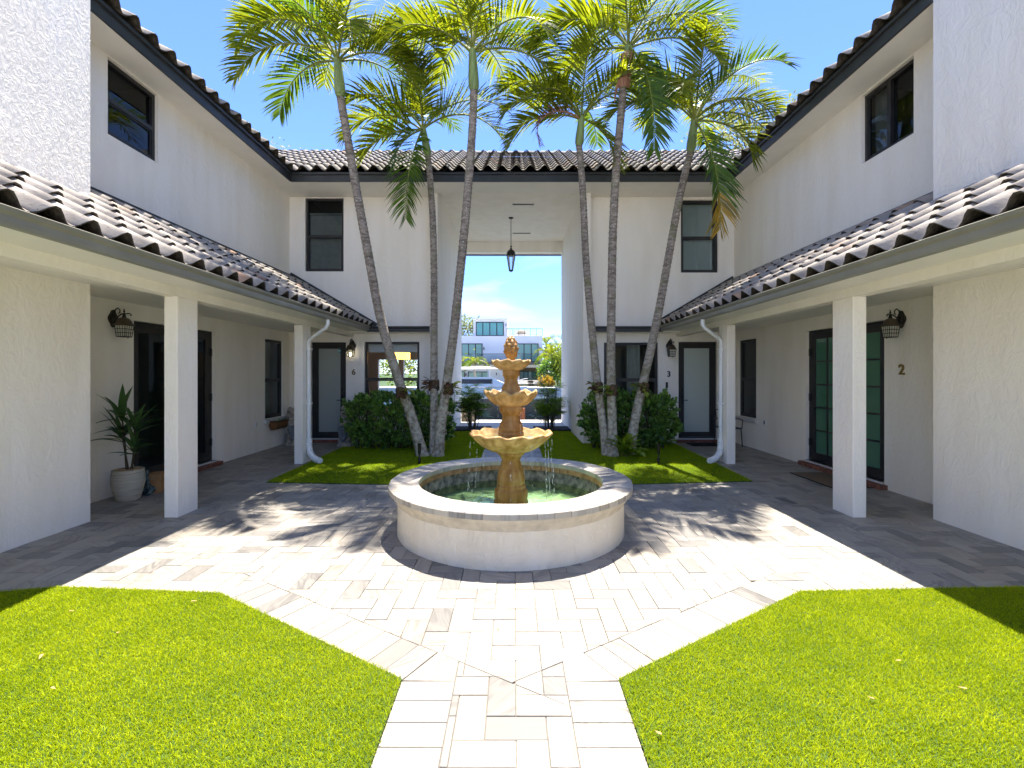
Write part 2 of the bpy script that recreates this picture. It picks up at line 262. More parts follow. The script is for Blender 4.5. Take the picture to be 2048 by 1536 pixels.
def randval(t):
    """one number per piece: mesh attribute for joined pieces plus object random for single ones"""
    N = t.nodes.new; K = t.links.new
    a = N('ShaderNodeAttribute'); a.attribute_name = 'tint'; oi = N('ShaderNodeObjectInfo')
    s = N('ShaderNodeMath'); s.operation = 'ADD'; K(a.outputs['Fac'], s.inputs[0]); K(oi.outputs['Random'], s.inputs[1])
    f = N('ShaderNodeMath'); f.operation = 'FRACT'; K(s.outputs[0], f.inputs[0])
    return f.outputs[0]
def marble(name='marble paver', gain=1.0):
    m, t, b = newmat(name); N = t.nodes.new; K = t.links.new
    rv = randval(t)
    uv = N('ShaderNodeUVMap'); uv.uv_map = 'UVMap'
    cb = N('ShaderNodeCombineXYZ'); mu = N('ShaderNodeMath'); mu.operation = 'MULTIPLY'; mu.inputs[1].default_value = 137.0; K(rv, mu.inputs[0])
    K(mu.outputs[0], cb.inputs['X']); K(mu.outputs[0], cb.inputs['Y']); K(rv, cb.inputs['Z'])
    ad = N('ShaderNodeVectorMath'); ad.operation = 'ADD'; K(uv.outputs[0], ad.inputs[0]); K(cb.outputs[0], ad.inputs[1])
    # each piece has its vein direction
    vr = N('ShaderNodeVectorRotate'); vr.rotation_type = 'Z_AXIS'
    an = N('ShaderNodeMath'); an.operation = 'MULTIPLY_ADD'; an.inputs[1].default_value = 9.0; an.inputs[2].default_value = -0.5; 
    fr2 = N('ShaderNodeMath'); fr2.operation = 'FRACT'; mu2 = N('ShaderNodeMath'); mu2.operation = 'MULTIPLY'; mu2.inputs[1].default_value = 17.3
    K(rv, mu2.inputs[0]); K(mu2.outputs[0], fr2.inputs[0]); an.inputs[1].default_value = 1.6; K(fr2.outputs[0], an.inputs[0])
    K(ad.outputs[0], vr.inputs['Vector']); K(an.outputs[0], vr.inputs['Angle'])
    st = N('ShaderNodeMapping'); st.inputs['Scale'].default_value = (3.0, 17.0, 1); K(vr.outputs[0], st.inputs['Vector'])
    n = N('ShaderNodeTexNoise'); n.inputs['Scale'].default_value = 1.0; n.inputs['Detail'].default_value = 7; n.inputs['Distortion'].default_value = 1.2; n.inputs['Roughness'].default_value = 0.6
    K(st.outputs[0], n.inputs['Vector'])
    # body tone per piece
    body = N('ShaderNodeValToRGB'); e = body.color_ramp.elements
    e[0].position = 0.0; e[0].color = (0.185, 0.175, 0.16, 1); e[1].position = 1.0; e[1].color = (0.30, 0.262, 0.215, 1)
    for p, c in ((0.08, (0.22, 0.208, 0.19, 1)), (0.18, (0.28, 0.258, 0.226, 1)), (0.34, (0.335, 0.302, 0.258, 1)), (0.5, (0.35, 0.318, 0.272, 1)), (0.62, (0.275, 0.258, 0.232, 1)), (0.82, (0.36, 0.33, 0.285, 1))):
        x = e.new(p); x.color = c
    fr3 = N('ShaderNodeMath'); fr3.operation = 'FRACT'; mu3 = N('ShaderNodeMath'); mu3.operation = 'MULTIPLY'; mu3.inputs[1].default_value = 41.7
    K(rv, mu3.inputs[0]); K(mu3.outputs[0], fr3.inputs[0]); K(fr3.outputs[0], body.inputs['Fac'])
    vein = N('ShaderNodeValToRGB'); vein.color_ramp.elements[0].position = 0.36; vein.color_ramp.elements[1].position = 0.60
    vein.color_ramp.elements[0].color = (0.52, 0.52, 0.54, 1); vein.color_ramp.elements[1].color = (1, 1, 1, 1); K(n.outputs['Fac'], vein.inputs['Fac'])
    # some pieces carry strong veins
    fs = N('ShaderNodeMath'); fs.operation = 'FRACT'; mu4 = N('ShaderNodeMath'); mu4.operation = 'MULTIPLY'; mu4.inputs[1].default_value = 73.1
    K(rv, mu4.inputs[0]); K(mu4.outputs[0], fs.inputs[0])
    pw = N('ShaderNodeMath'); pw.operation = 'POWER'; pw.inputs[1].default_value = 1.8; K(fs.outputs[0], pw.inputs[0])
    mu5 = N('ShaderNodeMath'); mu5.operation = 'MULTIPLY_ADD'; mu5.inputs[1].default_value = 0.85; mu5.inputs[2].default_value = 0.15; K(pw.outputs[0], mu5.inputs[0])
    mxv = N('ShaderNodeMix'); mxv.data_type = 'RGBA'; mxv.blend_type = 'MULTIPLY'; K(mu5.outputs[0], mxv.inputs['Factor']); K(body.outputs['Color'], mxv.inputs['A']); K(vein.outputs['Color'], mxv.inputs['B'])
    # large soft stains over the court
    c = N('ShaderNodeTexCoord'); g = N('ShaderNodeNewGeometry'); n5 = N('ShaderNodeTexNoise'); n5.inputs['Scale'].default_value = 1.1; n5.inputs['Detail'].default_value = 6; K(g.outputs['Position'], n5.inputs['Vector'])
    r5 = N('ShaderNodeValToRGB'); r5.color_ramp.elements[0].position = 0.3; r5.color_ramp.elements[1].position = 0.62; r5.color_ramp.elements[0].color = (0.90, 0.875, 0.84, 1); r5.color_ramp.elements[1].color = (1, 1, 1, 1); K(n5.outputs['Fac'], r5.inputs['Fac'])
    mz = N('ShaderNodeMix'); mz.data_type = 'RGBA'; mz.blend_type = 'MULTIPLY'; mz.inputs['Factor'].default_value = 1.0; K(mxv.outputs['Result'], mz.inputs['A']); K(r5.outputs['Color'], mz.inputs['B'])
    gn = N('ShaderNodeMix'); gn.data_type = 'RGBA'; gn.blend_type = 'MULTIPLY'; gn.inputs['Factor'].default_value = 1.0; gn.inputs['B'].default_value = (gain, gain, gain, 1); K(mz.outputs['Result'], gn.inputs['A'])
    K(gn.outputs['Result'], b.inputs['Base Color']); b.inputs['Roughness'].default_value = 0.5; b.inputs['Specular IOR Level'].default_value = 0.35
    n6 = N('ShaderNodeTexNoise'); n6.inputs['Scale'].default_value = 90; n6.inputs['Detail'].default_value = 4; K(g.outputs['Position'], n6.inputs['Vector'])
    bp = N('ShaderNodeBump'); bp.inputs['Strength'].default_value = 0.18; bp.inputs['Distance'].default_value = 0.004; K(n6.outputs['Fac'], bp.inputs['Height']); K(bp.outputs['Normal'], b.inputs['Normal'])
    return m
MS['marble'] = marble()
MS['marble_rim'] = marble('pale marble coping', 1.45)
def rooftile():
    m, t, b = newmat('weathered clay tile'); N = t.nodes.new; K = t.links.new
    rv = randval(t); g = N('ShaderNodeNewGeometry')
    n = N('ShaderNodeTexNoise'); n.inputs['Scale'].default_value = 4.5; n.inputs['Detail'].default_value = 7; K(g.outputs['Position'], n.inputs['Vector'])
    r = N('ShaderNodeValToRGB'); r.color_ramp.elements[0].position = 0.30; r.color_ramp.elements[1].position = 0.66
    r.color_ramp.elements[0].color = (0.25, 0.225, 0.198, 1); r.color_ramp.elements[1].color = (0.43, 0.395, 0.35, 1); K(n.outputs['Fac'], r.inputs['Fac'])
    tr = N('ShaderNodeValToRGB'); tr.color_ramp.elements[0].color = (0.70, 0.70, 0.72, 1); tr.color_ramp.elements[1].color = (1.08, 1.0, 0.92, 1); 
    x = tr.color_ramp.elements.new(0.10); x.color = (0.92, 0.90, 0.88, 1); x = tr.color_ramp.elements.new(0.93); x.color = (1.0, 0.97, 0.94, 1); x = tr.color_ramp.elements.new(0.955); x.color = (1.05, 0.72, 0.55, 1); K(rv, tr.inputs['Fac'])
    mz = N('ShaderNodeMix'); mz.data_type = 'RGBA'; mz.blend_type = 'MULTIPLY'; mz.inputs['Factor'].default_value = 1.0; K(r.outputs['Color'], mz.inputs['A']); K(tr.outputs['Color'], mz.inputs['B'])
    n2 = N('ShaderNodeTexNoise'); n2.inputs['Scale'].default_value = 42; n2.inputs['Detail'].default_value = 3; K(g.outputs['Position'], n2.inputs['Vector'])
    r2 = N('ShaderNodeValToRGB'); r2.color_ramp.elements[0].position = 0.66; r2.color_ramp.elements[1].position = 0.72; K(n2.outputs['Fac'], r2.inputs['Fac'])
    m4 = N('ShaderNodeMix'); m4.data_type = 'RGBA'; m4.inputs['B'].default_value = (0.07, 0.062, 0.055, 1); K(r2.outputs['Color'], m4.inputs['Factor']); K(mz.outputs['Result'], m4.inputs['A'])
    K(m4.outputs['Result'], b.inputs['Base Color']); b.inputs['Roughness'].default_value = 0.85; b.inputs['Specular IOR Level'].default_value = 0.2
    bp = N('ShaderNodeBump'); bp.inputs['Strength'].default_value = 0.25; bp.inputs['Distance'].default_value = 0.01; K(n2.outputs['Fac'], bp.inputs['Height']); K(bp.outputs['Normal'], b.inputs['Normal'])
    return m
MS['tile'] = rooftile()
MS['tile_edge'] = M('shade darkened tile edge', (0.06, 0.05, 0.04), 0.9, 0.5, 18, bump=0.5, bscale=50)  # shade of the barrel hollows put into the colour of undersides and ends
def limestone():
    m, t, b = newmat('wet golden cast stone'); N = t.nodes.new; K = t.links.new
    c = N('ShaderNodeTexCoord'); s = c.outputs['Object']
    mp_ = N('ShaderNodeMapping'); mp_.inputs['Scale'].default_value = (5, 5, 1.2); K(s, mp_.inputs['Vector'])
    n = N('ShaderNodeTexNoise'); n.inputs['Scale'].default_value = 3; n.inputs['Detail'].default_value = 7; K(mp_.outputs['Vector'], n.inputs['Vector'])
    r = N('ShaderNodeValToRGB'); r.color_ramp.elements[0].position = 0.34; r.color_ramp.elements[1].position = 0.70
    r.color_ramp.elements[0].color = (0.25, 0.115, 0.022, 1); r.color_ramp.elements[1].color = (0.44, 0.27, 0.10, 1)
    x = r.color_ramp.elements.new(0.52); x.color = (0.35, 0.175, 0.04, 1)
    K(n.outputs['Fac'], r.inputs['Fac']); K(r.outputs['Color'], b.inputs['Base Color'])
    b.inputs['Roughness'].default_value = 0.5; b.inputs['Specular IOR Level'].default_value = 0.4
    n2 = N('ShaderNodeTexNoise'); n2.inputs['Scale'].default_value = 60; n2.inputs['Detail'].default_value = 4; K(s, n2.inputs['Vector'])
    bp = N('ShaderNodeBump'); bp.inputs['Strength'].default_value = 0.7; bp.inputs['Distance'].default_value = 0.008; K(n2.outputs['Fac'], bp.inputs['Height']); K(bp.outputs['Normal'], b.inputs['Normal'])
    return m
MS['limestone'] = limestone()
MS['bowl'] = M('cream golden bowl stone', (0.38, 0.20, 0.045), 0.55, 0.25, 3, stretch=(4, 4, 1), col2=(0.48, 0.31, 0.13), bump=0.5, bscale=60)
MS['basin'] = stucco('cream basin stucco', (0.80, 0.715, 0.59), 0.6, 9.0, 0.08)
MS['mortar'] = M('grey cream mortar', (0.56, 0.49, 0.39), 0.9, 0.15, 10, bump=0.6, bscale=30)
MS['basin_in'] = M('algae stained basin wall', (0.15, 0.15, 0.105), 0.8, 0.4, 5, stretch=(3, 3, 2.5), col2=(0.27, 0.25, 0.17))
MS['basin_floor'] = M('green basin floor', (0.50, 0.58, 0.40), 0.8, 0.2, 4)
MS['terracotta'] = M('tan terracotta brick', (0.36, 0.20, 0.10), 0.8, 0.3, 12, bump=0.3, bscale=50)
MS['pot'] = M('ribbed beige pot', (0.50, 0.44, 0.33), 0.75, 0.18, 3, stretch=(1.2, 1.2, 30), bump=0.7, bscale=3)

# ------------------------------------------------------------------ mesh helpers
def tag(o, label=None, cat=None, group=None, kind=None):
    if label: o['label'] = label
    if cat: o['category'] = cat
    if group: o['group'] = group
    if kind: o['kind'] = kind
    return o
def thing(name, label, cat, loc=(0, 0, 0), rz=0, group=None):
    o = bpy.data.objects.new(name, None); COL.objects.link(o); o.empty_display_size = 0.1
    o.location = loc; o.rotation_euler = (0, 0, rz)
    return tag(o, label, cat, group)
def wl(o):
    v = Vector((0, 0, 0))
    while o is not None: v += Vector(o.location); o = o.parent
    return v
class MB:
    def __init__(s): s.v = []; s.f = []; s.m = []; s.sm = []; s.t = []
    def add(s, vs, fs, mi=0, smooth=False, tint=0.0):
        k = len(s.v); s.v.extend([tuple(p) for p in vs])
        for f in fs: s.f.append([i + k for i in f]); s.m.append(mi); s.sm.append(smooth); s.t.append(tint)
    def box(s, x0, x1, y0, y1, z0, z1, mi=0):
        s.add([(x0, y0, z0), (x1, y0, z0), (x1, y1, z0), (x0, y1, z0), (x0, y0, z1), (x1, y0, z1), (x1, y1, z1), (x0, y1, z1)],
              [(0, 3, 2, 1), (4, 5, 6, 7), (0, 1, 5, 4), (1, 2, 6, 5), (2, 3, 7, 6), (3, 0, 4, 7)], mi)
    def obox(s, c, U, V, W, a, b, d, mi=0):
        c = Vector(c); U = Vector(U) * a; V = Vector(V) * b; W = Vector(W) * d
        pts = [c + U * i + V * j + W * k for k in (-1, 1) for j, i in ((-1, -1), (-1, 1), (1, 1), (1, -1))]
        s.add(pts, [(0, 3, 2, 1), (4, 5, 6, 7), (0, 1, 5, 4), (1, 2, 6, 5), (2, 3, 7, 6), (3, 0, 4, 7)], mi)
    def quad(s, a, b, c, d, mi=0): s.add([a, b, c, d], [(0, 1, 2, 3)], mi)
    def tube(s, pts, rad, n=8, mi=0, smooth=True, caps=True, ell=(1, 1)):
        pts = [Vector(p) for p in pts]; N = len(pts); rad = rad if hasattr(rad, '__len__') else [rad] * N
        up = Vector((0, 0, 1)); vs = []; X = None
        for i, p in enumerate(pts):
            d = (pts[min(i + 1, N - 1)] - pts[max(i - 1, 0)]).normalized()
            if X is None:
                X = d.cross(up if abs(d.z) < 0.9 else Vector((1, 0, 0))).normalized()
            else: X = (X - d * X.dot(d)).normalized()
            Yv = d.cross(X)
            for k in range(n):
                a = 2 * math.pi * k / n; vs.append(p + (X * math.cos(a) * ell[0] + Yv * math.sin(a) * ell[1]) * rad[i])
        fs = [(i * n + k, i * n + (k + 1) % n, (i + 1) * n + (k + 1) % n, (i + 1) * n + k) for i in range(N - 1) for k in range(n)]
        s.add(vs, fs, mi, smooth)
        if caps: s.add(vs[:n], [tuple(range(n))[::-1]], mi); s.add(vs[-n:], [tuple(range(n))], mi)
    def lathe(s, prof, n=48, c=(0, 0, 0), mi=0, smooth=True, fn=None, closed=False):
        """prof: list of (r, z); fn(r,z,theta,i)->(r,z)"""
        vs = []
        for i, (r, z) in enumerate(prof):
            for k in range(n):
                a = 2 * math.pi * k / n; rr, zz = fn(r, z, a, i) if fn else (r, z)
                vs.append((c[0] + rr * math.cos(a), c[1] + rr * math.sin(a), c[2] + zz))
        fs = [(i * n + k, i * n + (k + 1) % n, (i + 1) * n + (k + 1) % n, (i + 1) * n + k) for i in range(len(prof) - 1) for k in range(n)]
        s.add(vs, fs, mi, smooth)
    def ball(s, c, r, seg=10, rings=7, mi=0):
        r = r if hasattr(r, '__len__') else (r, r, r); vs = []; 
        for i in range(rings + 1):
            ph = math.pi * i / rings
            for k in range(seg):
                a = 2 * math.pi * k / seg; vs.append((c[0] + r[0] * math.sin(ph) * math.cos(a), c[1] + r[1] * math.sin(ph) * math.sin(a), c[2] + r[2] * math.cos(ph)))
        fs = [(i * seg + k, (i + 1) * seg + k, (i + 1) * seg + (k + 1) % seg, i * seg + (k + 1) % seg) for i in range(rings) for k in range(seg)]
        s.add(vs, fs, mi, True)
    def mesh(s, name, mats, off=(0, 0, 0), tint=False):
        me = bpy.data.meshes.new(name)
        a = np.array(s.v, dtype=np.float64).reshape(-1, 3) - np.array(off)
        me.from_pydata(a.tolist(), [], s.f)
        for m in (mats if isinstance(mats, (list, tuple)) else [mats]): me.materials.append(m)
        me.polygons.foreach_set('material_index', s.m); me.polygons.foreach_set('use_smooth', s.sm)
        if tint:
            at = me.attributes.new('tint', 'FLOAT', 'FACE'); at.data.foreach_set('value', s.t)
        me.update(); return me
    def build(s, name, mats, parent=None, tint=False):
        o = bpy.data.objects.new(name, s.mesh(name, mats, wl(parent) if parent else (0, 0, 0), tint)); COL.objects.link(o)
        if parent: o.parent = parent
        return o
def local(mb, name, mats, parent):           # verts already in the parent's own frame
    o = bpy.data.objects.new(name, mb.mesh(name, mats)); COL.objects.link(o); o.parent = parent; return o
def bevel(o, w, seg=2):
    m = o.modifiers.new('bevel', 'BEVEL'); m.width = w; m.segments = seg; m.limit_method = 'ANGLE'; m.angle_limit = R(40); return o
def copytree(o, parent=None):
    c = o.copy(); COL.objects.link(c); c.parent = parent
    for ch in list(o.children): copytree(ch, c)
    return c

# ------------------------------------------------------------------ main dimensions (metres, from the photo's floor contacts)
XL, XR, YB = -5.71, 5.60, 11.65          # side walls, back wall
TL, TLY, TR, TRY = -5.01, 5.41, 5.04, 5.50   # protruding end walls
ZS = 6.24                                # upper soffit
PXL, PXR, PY0, PY1, PZC, PZL = -1.90, 1.72, 11.37, 16.6, 6.45, 6.07
FL, FR, FB = -5.21, 5.04, 10.69          # upper fascia planes
CXL, CXR = -4.09, 4.12                   # column faces toward the court
GL, GR, GZ0, GZ1 = -3.545, 3.59, 2.79, 2.925
PITCH = 0.59
FC = Vector((-0.035, 5.33, 0.0))         # fountain centre

# ------------------------------------------------------------------ ground, canal, far bank
g = MB(); g.box(-400, 400, -300, 17.25, -3.0, -0.05)
tag(g.build('ground', MS['concrete']), kind='structure')
g = MB(); g.quad((-1500, 17.0, -0.75), (1500, 17.0, -0.75), (1500, 47.2, -0.75), (-1500, 47.2, -0.75))
tag(g.build('canal_water', MS['canal']), kind='structure')
g = MB(); g.box(-1500, 1500, 47, 4000, -3.0, 0.15)
tag(g.build('far_bank', MS['farland']), kind='structure')
g = MB(); g.box(-60, 60, 46.6, 52.0, -2.0, 0.30)
tag(g.build('far_seawall', MS['dock']), kind='structure')
g = MB(); g.box(-60, 60, 13.95, 17.3, -0.9, -0.004)
tag(g.build('canal_terrace', MS['dock']), kind='structure')

# paving -----------------------------------------------------------
A = 0.1526
TURF_FL = [(-0.64, -2.0), (-0.64, 2.61), (-2.33, 3.63), (-3.72, 3.735), (-4.25, 3.60), (-4.30, 3.2), (-4.30, -2.0)]
TURF_FR = [(0.60, -2.0), (4.35, -2.0), (4.35, 3.74), (2.29, 3.66), (0.60, 2.61)]
def arc(cx, cy, r, a0, a1, n): return [(cx + r * math.cos(R(a0 + (a1 - a0) * i / n)), cy + r * math.sin(R(a0 + (a1 - a0) * i / n))) for i in range(n + 1)]
TURF_BL = [(-3.97, 7.33), (-1.62, 7.16), (-0.68, 7.16), (-0.68, 13.75), (-1.88, 13.75), (-1.88, 11.36), (-2.08, 11.36), (-2.08, 11.63), (-3.9, 11.63), (-4.05, 11.0)]
TURF_BR = [(3.86, 7.40), (3.98, 11.0), (3.95, 11.63), (1.90, 11.63), (1.90, 11.36), (1.70, 11.36), (1.70, 13.75), (0.60, 13.75), (0.60, 7.18), (1.6, 7.18)]
def inside(p, poly):
    x, y = p; c = False; j = len(poly) - 1
    for i in range(len(poly)):
        xi, yi = poly[i]; xj, yj = poly[j]
        if (yi > y) != (yj > y) and x < (xj - xi) * (y - yi) / (yj - yi) + xi: c = not c
        j = i
    return c
def clip(poly, n, d):                     # keep n.p >= d
    out = []
    for i in range(len(poly)):
        a, b = poly[i - 1], poly[i]; da = a[0] * n[0] + a[1] * n[1] - d; db = b[0] * n[0] + b[1] * n[1] - d
        if da >= 0: 
            if db < 0:
                t = da / (da - db); out.append((a[0] + t * (b[0] - a[0]), a[1] + t * (b[1] - a[1])))
            else: out.append(b)
        elif db >= 0:
            t = da / (da - db); out.append((a[0] + t * (b[0] - a[0]), a[1] + t * (b[1] - a[1]))); out.append(b)
    return out
def area(p): return 0.5 * abs(sum(p[i - 1][0] * p[i][1] - p[i][0] * p[i - 1][1] for i in range(len(p))))
CX0 = -0.02
dl = Vector((-1.69, 1.02)).normalized(); nl = Vector((1.02, 1.69)).normalized()     # left chamfer direction and normal toward the fountain
dlq = Vector((1.69, 1.05)).normalized(); nr = Vector((-1.05, 1.69)).normalized()
OL = nl.dot(Vector((-0.64, 2.61))) + 2 * A; OR = nr.dot(Vector((0.60, 2.61))) + 2 * A
EL = dl.dot(Vector((-0.64, 2.61))) + 13 * A; ER = dlq.dot(Vector((0.60, 2.61))) + 13 * A
pieces = []                                # (polygon, long direction)
def rect(x, y, w, h): return [(x, y), (x + w, y), (x + w, y + h), (x, y + h)]
SIDE = 0.62 - 2 * A
for i in range(-120, 121):
    for j in range(-60, 61):
        ox = CX0 + (i - 2 * j) * A + 0.03; oy = 6.0 + (i + 2 * j) * A
        for poly, dr in ((rect(ox, oy, 2 * A, A), (1, 0)), (rect(ox, oy + A, A, 2 * A), (0, 1))):
            cx = sum(p[0] for p in poly) / 4; cy = sum(p[1] for p in poly) / 4
            if not (-6.0 < cx < 6.0 and -2.2 < cy < 14.1): continue
            if cy < 4.0:
                cand = [clip(clip(poly, nl, OL), nr, OR)]
                for n_, O_, d_, e_ in ((nl, OL, dl, EL), (nr, OR, dlq, ER)):
                    q = clip(poly, d_, e_)
                    if len(q) > 2: q = clip(q, -n_, -O_)
                    cand.append(q)
                for q in cand:
                    if len(q) > 2 and area(q) > 4e-4: pieces.append((q, dr))
                q2 = clip(clip(poly, (1, 0), CX0 - SIDE), (-1, 0), -(CX0 + SIDE)); q2a = clip(q2, -nl, -OL) if q2 else []
                q2b = clip(q2, nl, OL) if q2 else []; q2b = clip(q2b, -nr, -OR) if len(q2b) > 2 else []
                for q3 in (q2a, q2b):
                    if len(q3) > 2 and area(q3) > 4e-4: pieces.append((q3, dr))
            else: pieces.append((poly, dr))
for k in range(13):                        # soldier courses along the cut corners
    for base, d, n_, off in (((-0.64, 2.61), dl, nl, 0), ((0.60, 2.61), dlq, nr, 0)):
        p0 = Vector(base) + d * (k * A); p1 = p0 + d * A
        q = [tuple(p0), tuple(p1), tuple(p1 + n_ * 2 * A), tuple(p0 + n_ * 2 * A)]
        pieces.append((q, tuple(n_)))
for k in range(40):                        # soldier courses along the path
    y = 2.60 - (k + 1) * A
    pieces.append((rect(CX0 - SIDE - 2 * A, y, 2 * A, A), (1, 0))); pieces.append((rect(CX0 + SIDE, y, 2 * A, A), (1, 0)))
pieces.append(([(CX0 - SIDE, 2.60), (CX0 - SIDE, 2.60 + 0.33), tuple(Vector((-0.64, 2.61)) + nl * 2 * A), (-0.64, 2.61)], (0.5, 0.8)))
pieces.append(([(CX0 + SIDE, 2.60), (0.60, 2.61), tuple(Vector((0.60, 2.61)) + nr * 2 * A), (CX0 + SIDE, 2.60 + 0.33)], (-0.5, 0.8)))
def in_turf(p): return any(inside(p, t) for t in (TURF_FL, TURF_FR, TURF_BL, TURF_BR))
def shrink(poly, g_):
    c = Vector((sum(p[0] for p in poly), sum(p[1] for p in poly))) / len(poly); n = len(poly); out = []
    s = sum(poly[i - 1][0] * poly[i][1] - poly[i][0] * poly[i - 1][1] for i in range(n)); poly = poly if s > 0 else poly[::-1]
    q = list(poly)
    for i in range(n):
        a = Vector(poly[i - 1]); b = Vector(poly[i]); e = (b - a)
        if e.length < 1e-6: continue
        e.normalize(); nn = Vector((-e.y, e.x)); q = clip(q, nn, nn.dot(a) + g_)
        if len(q) < 3: return []
    return q
keep = []
for poly, dr in pieces:
    c = (sum(p[0] for p in poly) / len(poly), sum(p[1] for p in poly) / len(poly))
    pts = poly + [c]
    if all(in_turf(p) for p in pts): continue
    if all((p[0] - FC.x) ** 2 + (p[1] - FC.y) ** 2 < 1.2 ** 2 for p in pts): continue
    if c[1] > 5.6 and (c[0] < XL - 0.1 or c[0] > XR + 0.1): continue
    if c[1] < 5.2 and (c[0] < TL - 0.15 or c[0] > TR + 0.15): continue
    if c[1] > 11.75 and abs(c[0]) > 0.75: continue
    q = shrink(poly, 0.0020)
    if len(q) < 3 or area(q) < 6e-4: continue
    vis = c[1] > 1.9 and abs(c[0]) / c[1] < 1.13 and not in_turf(c)
    keep.append((area(q) / max(c[1], 0.5) ** 3 if vis else 0, q, dr, c))
keep.sort(key=lambda e: -e[0])
pav = MB(); pav.box(-6.2, 6.2, -2.5, 14.2, -0.03, -0.010)
paving = tag(pav.build('paving', MS['bed']), kind='structure')
def paver_geo(q, dr, off, uvo):
    n = len(q); q2 = shrink(q, 0.0022); q2 = q2 if len(q2) == n else q
    jz = random.uniform(-0.002, 0.002)
    if len(q2) != n: q2 = q
    vs = [(p[0] - off[0], p[1] - off[1], -0.022) for p in q] + [(p[0] - off[0], p[1] - off[1], -0.003 + jz) for p in q] + [(p[0] - off[0], p[1] - off[1], jz) for p in q2]
    fs = [tuple(range(2 * n, 3 * n))] + [(i, (i + 1) % n, n + (i + 1) % n, n + i) for i in range(n)] + [(n + i, n + (i + 1) % n, 2 * n + (i + 1) % n, 2 * n + i) for i in range(n)]
    d = Vector(dr).normalized(); e = Vector((-d.y, d.x))
    uv = [(d.x * v[0] + d.y * v[1] + uvo[0], e.x * v[0] + e.y * v[1] + uvo[1]) for v in vs]
    return vs, fs, uv
def orient(q):
    s = sum(q[i - 1][0] * q[i][1] - q[i][0] * q[i - 1][1] for i in range(len(q))); return q if s > 0 else q[::-1]
def uvmesh(name, vs, fs, uv, mat, tint=None):
    me = bpy.data.meshes.new(name); me.from_pydata(vs, [], fs); me.materials.append(mat)
    ul = me.uv_layers.new(name='UVMap'); li = np.empty(len(me.loops), dtype=np.int32); me.loops.foreach_get('vertex_index', li)
    ul.data.foreach_set('uv', np.array(uv, dtype=np.float32)[li].ravel())
    if tint is not None: at = me.attributes.new('tint', 'FLOAT', 'FACE'); at.data.foreach_set('value', tint)
    return me
V_, F_, U_, T_ = [], [], [], []
for idx, (_, q, dr, c) in enumerate(keep):
    q = orient(q)
    if idx < 300:
        vs, fs, uv = paver_geo(q, dr, c, (0, 0))
        o = bpy.data.objects.new('paver', uvmesh('paver', vs, fs, uv, MS['marble'])); COL.objects.link(o); o.parent = paving; o.location = (c[0], c[1], 0)
    else:
        vs, fs, uv = paver_geo(q, dr, (0, 0), (0, 0)); k = len(V_); V_ += vs; U_ += uv; r_ = random.random()
        for f in fs: F_.append(tuple(i + k for i in f)); T_.append(r_)
o = bpy.data.objects.new('far_pavers', uvmesh('far_pavers', V_, F_, U_, MS['marble'], T_)); COL.objects.link(o); o.parent = paving; o['kind'] = 'stuff'

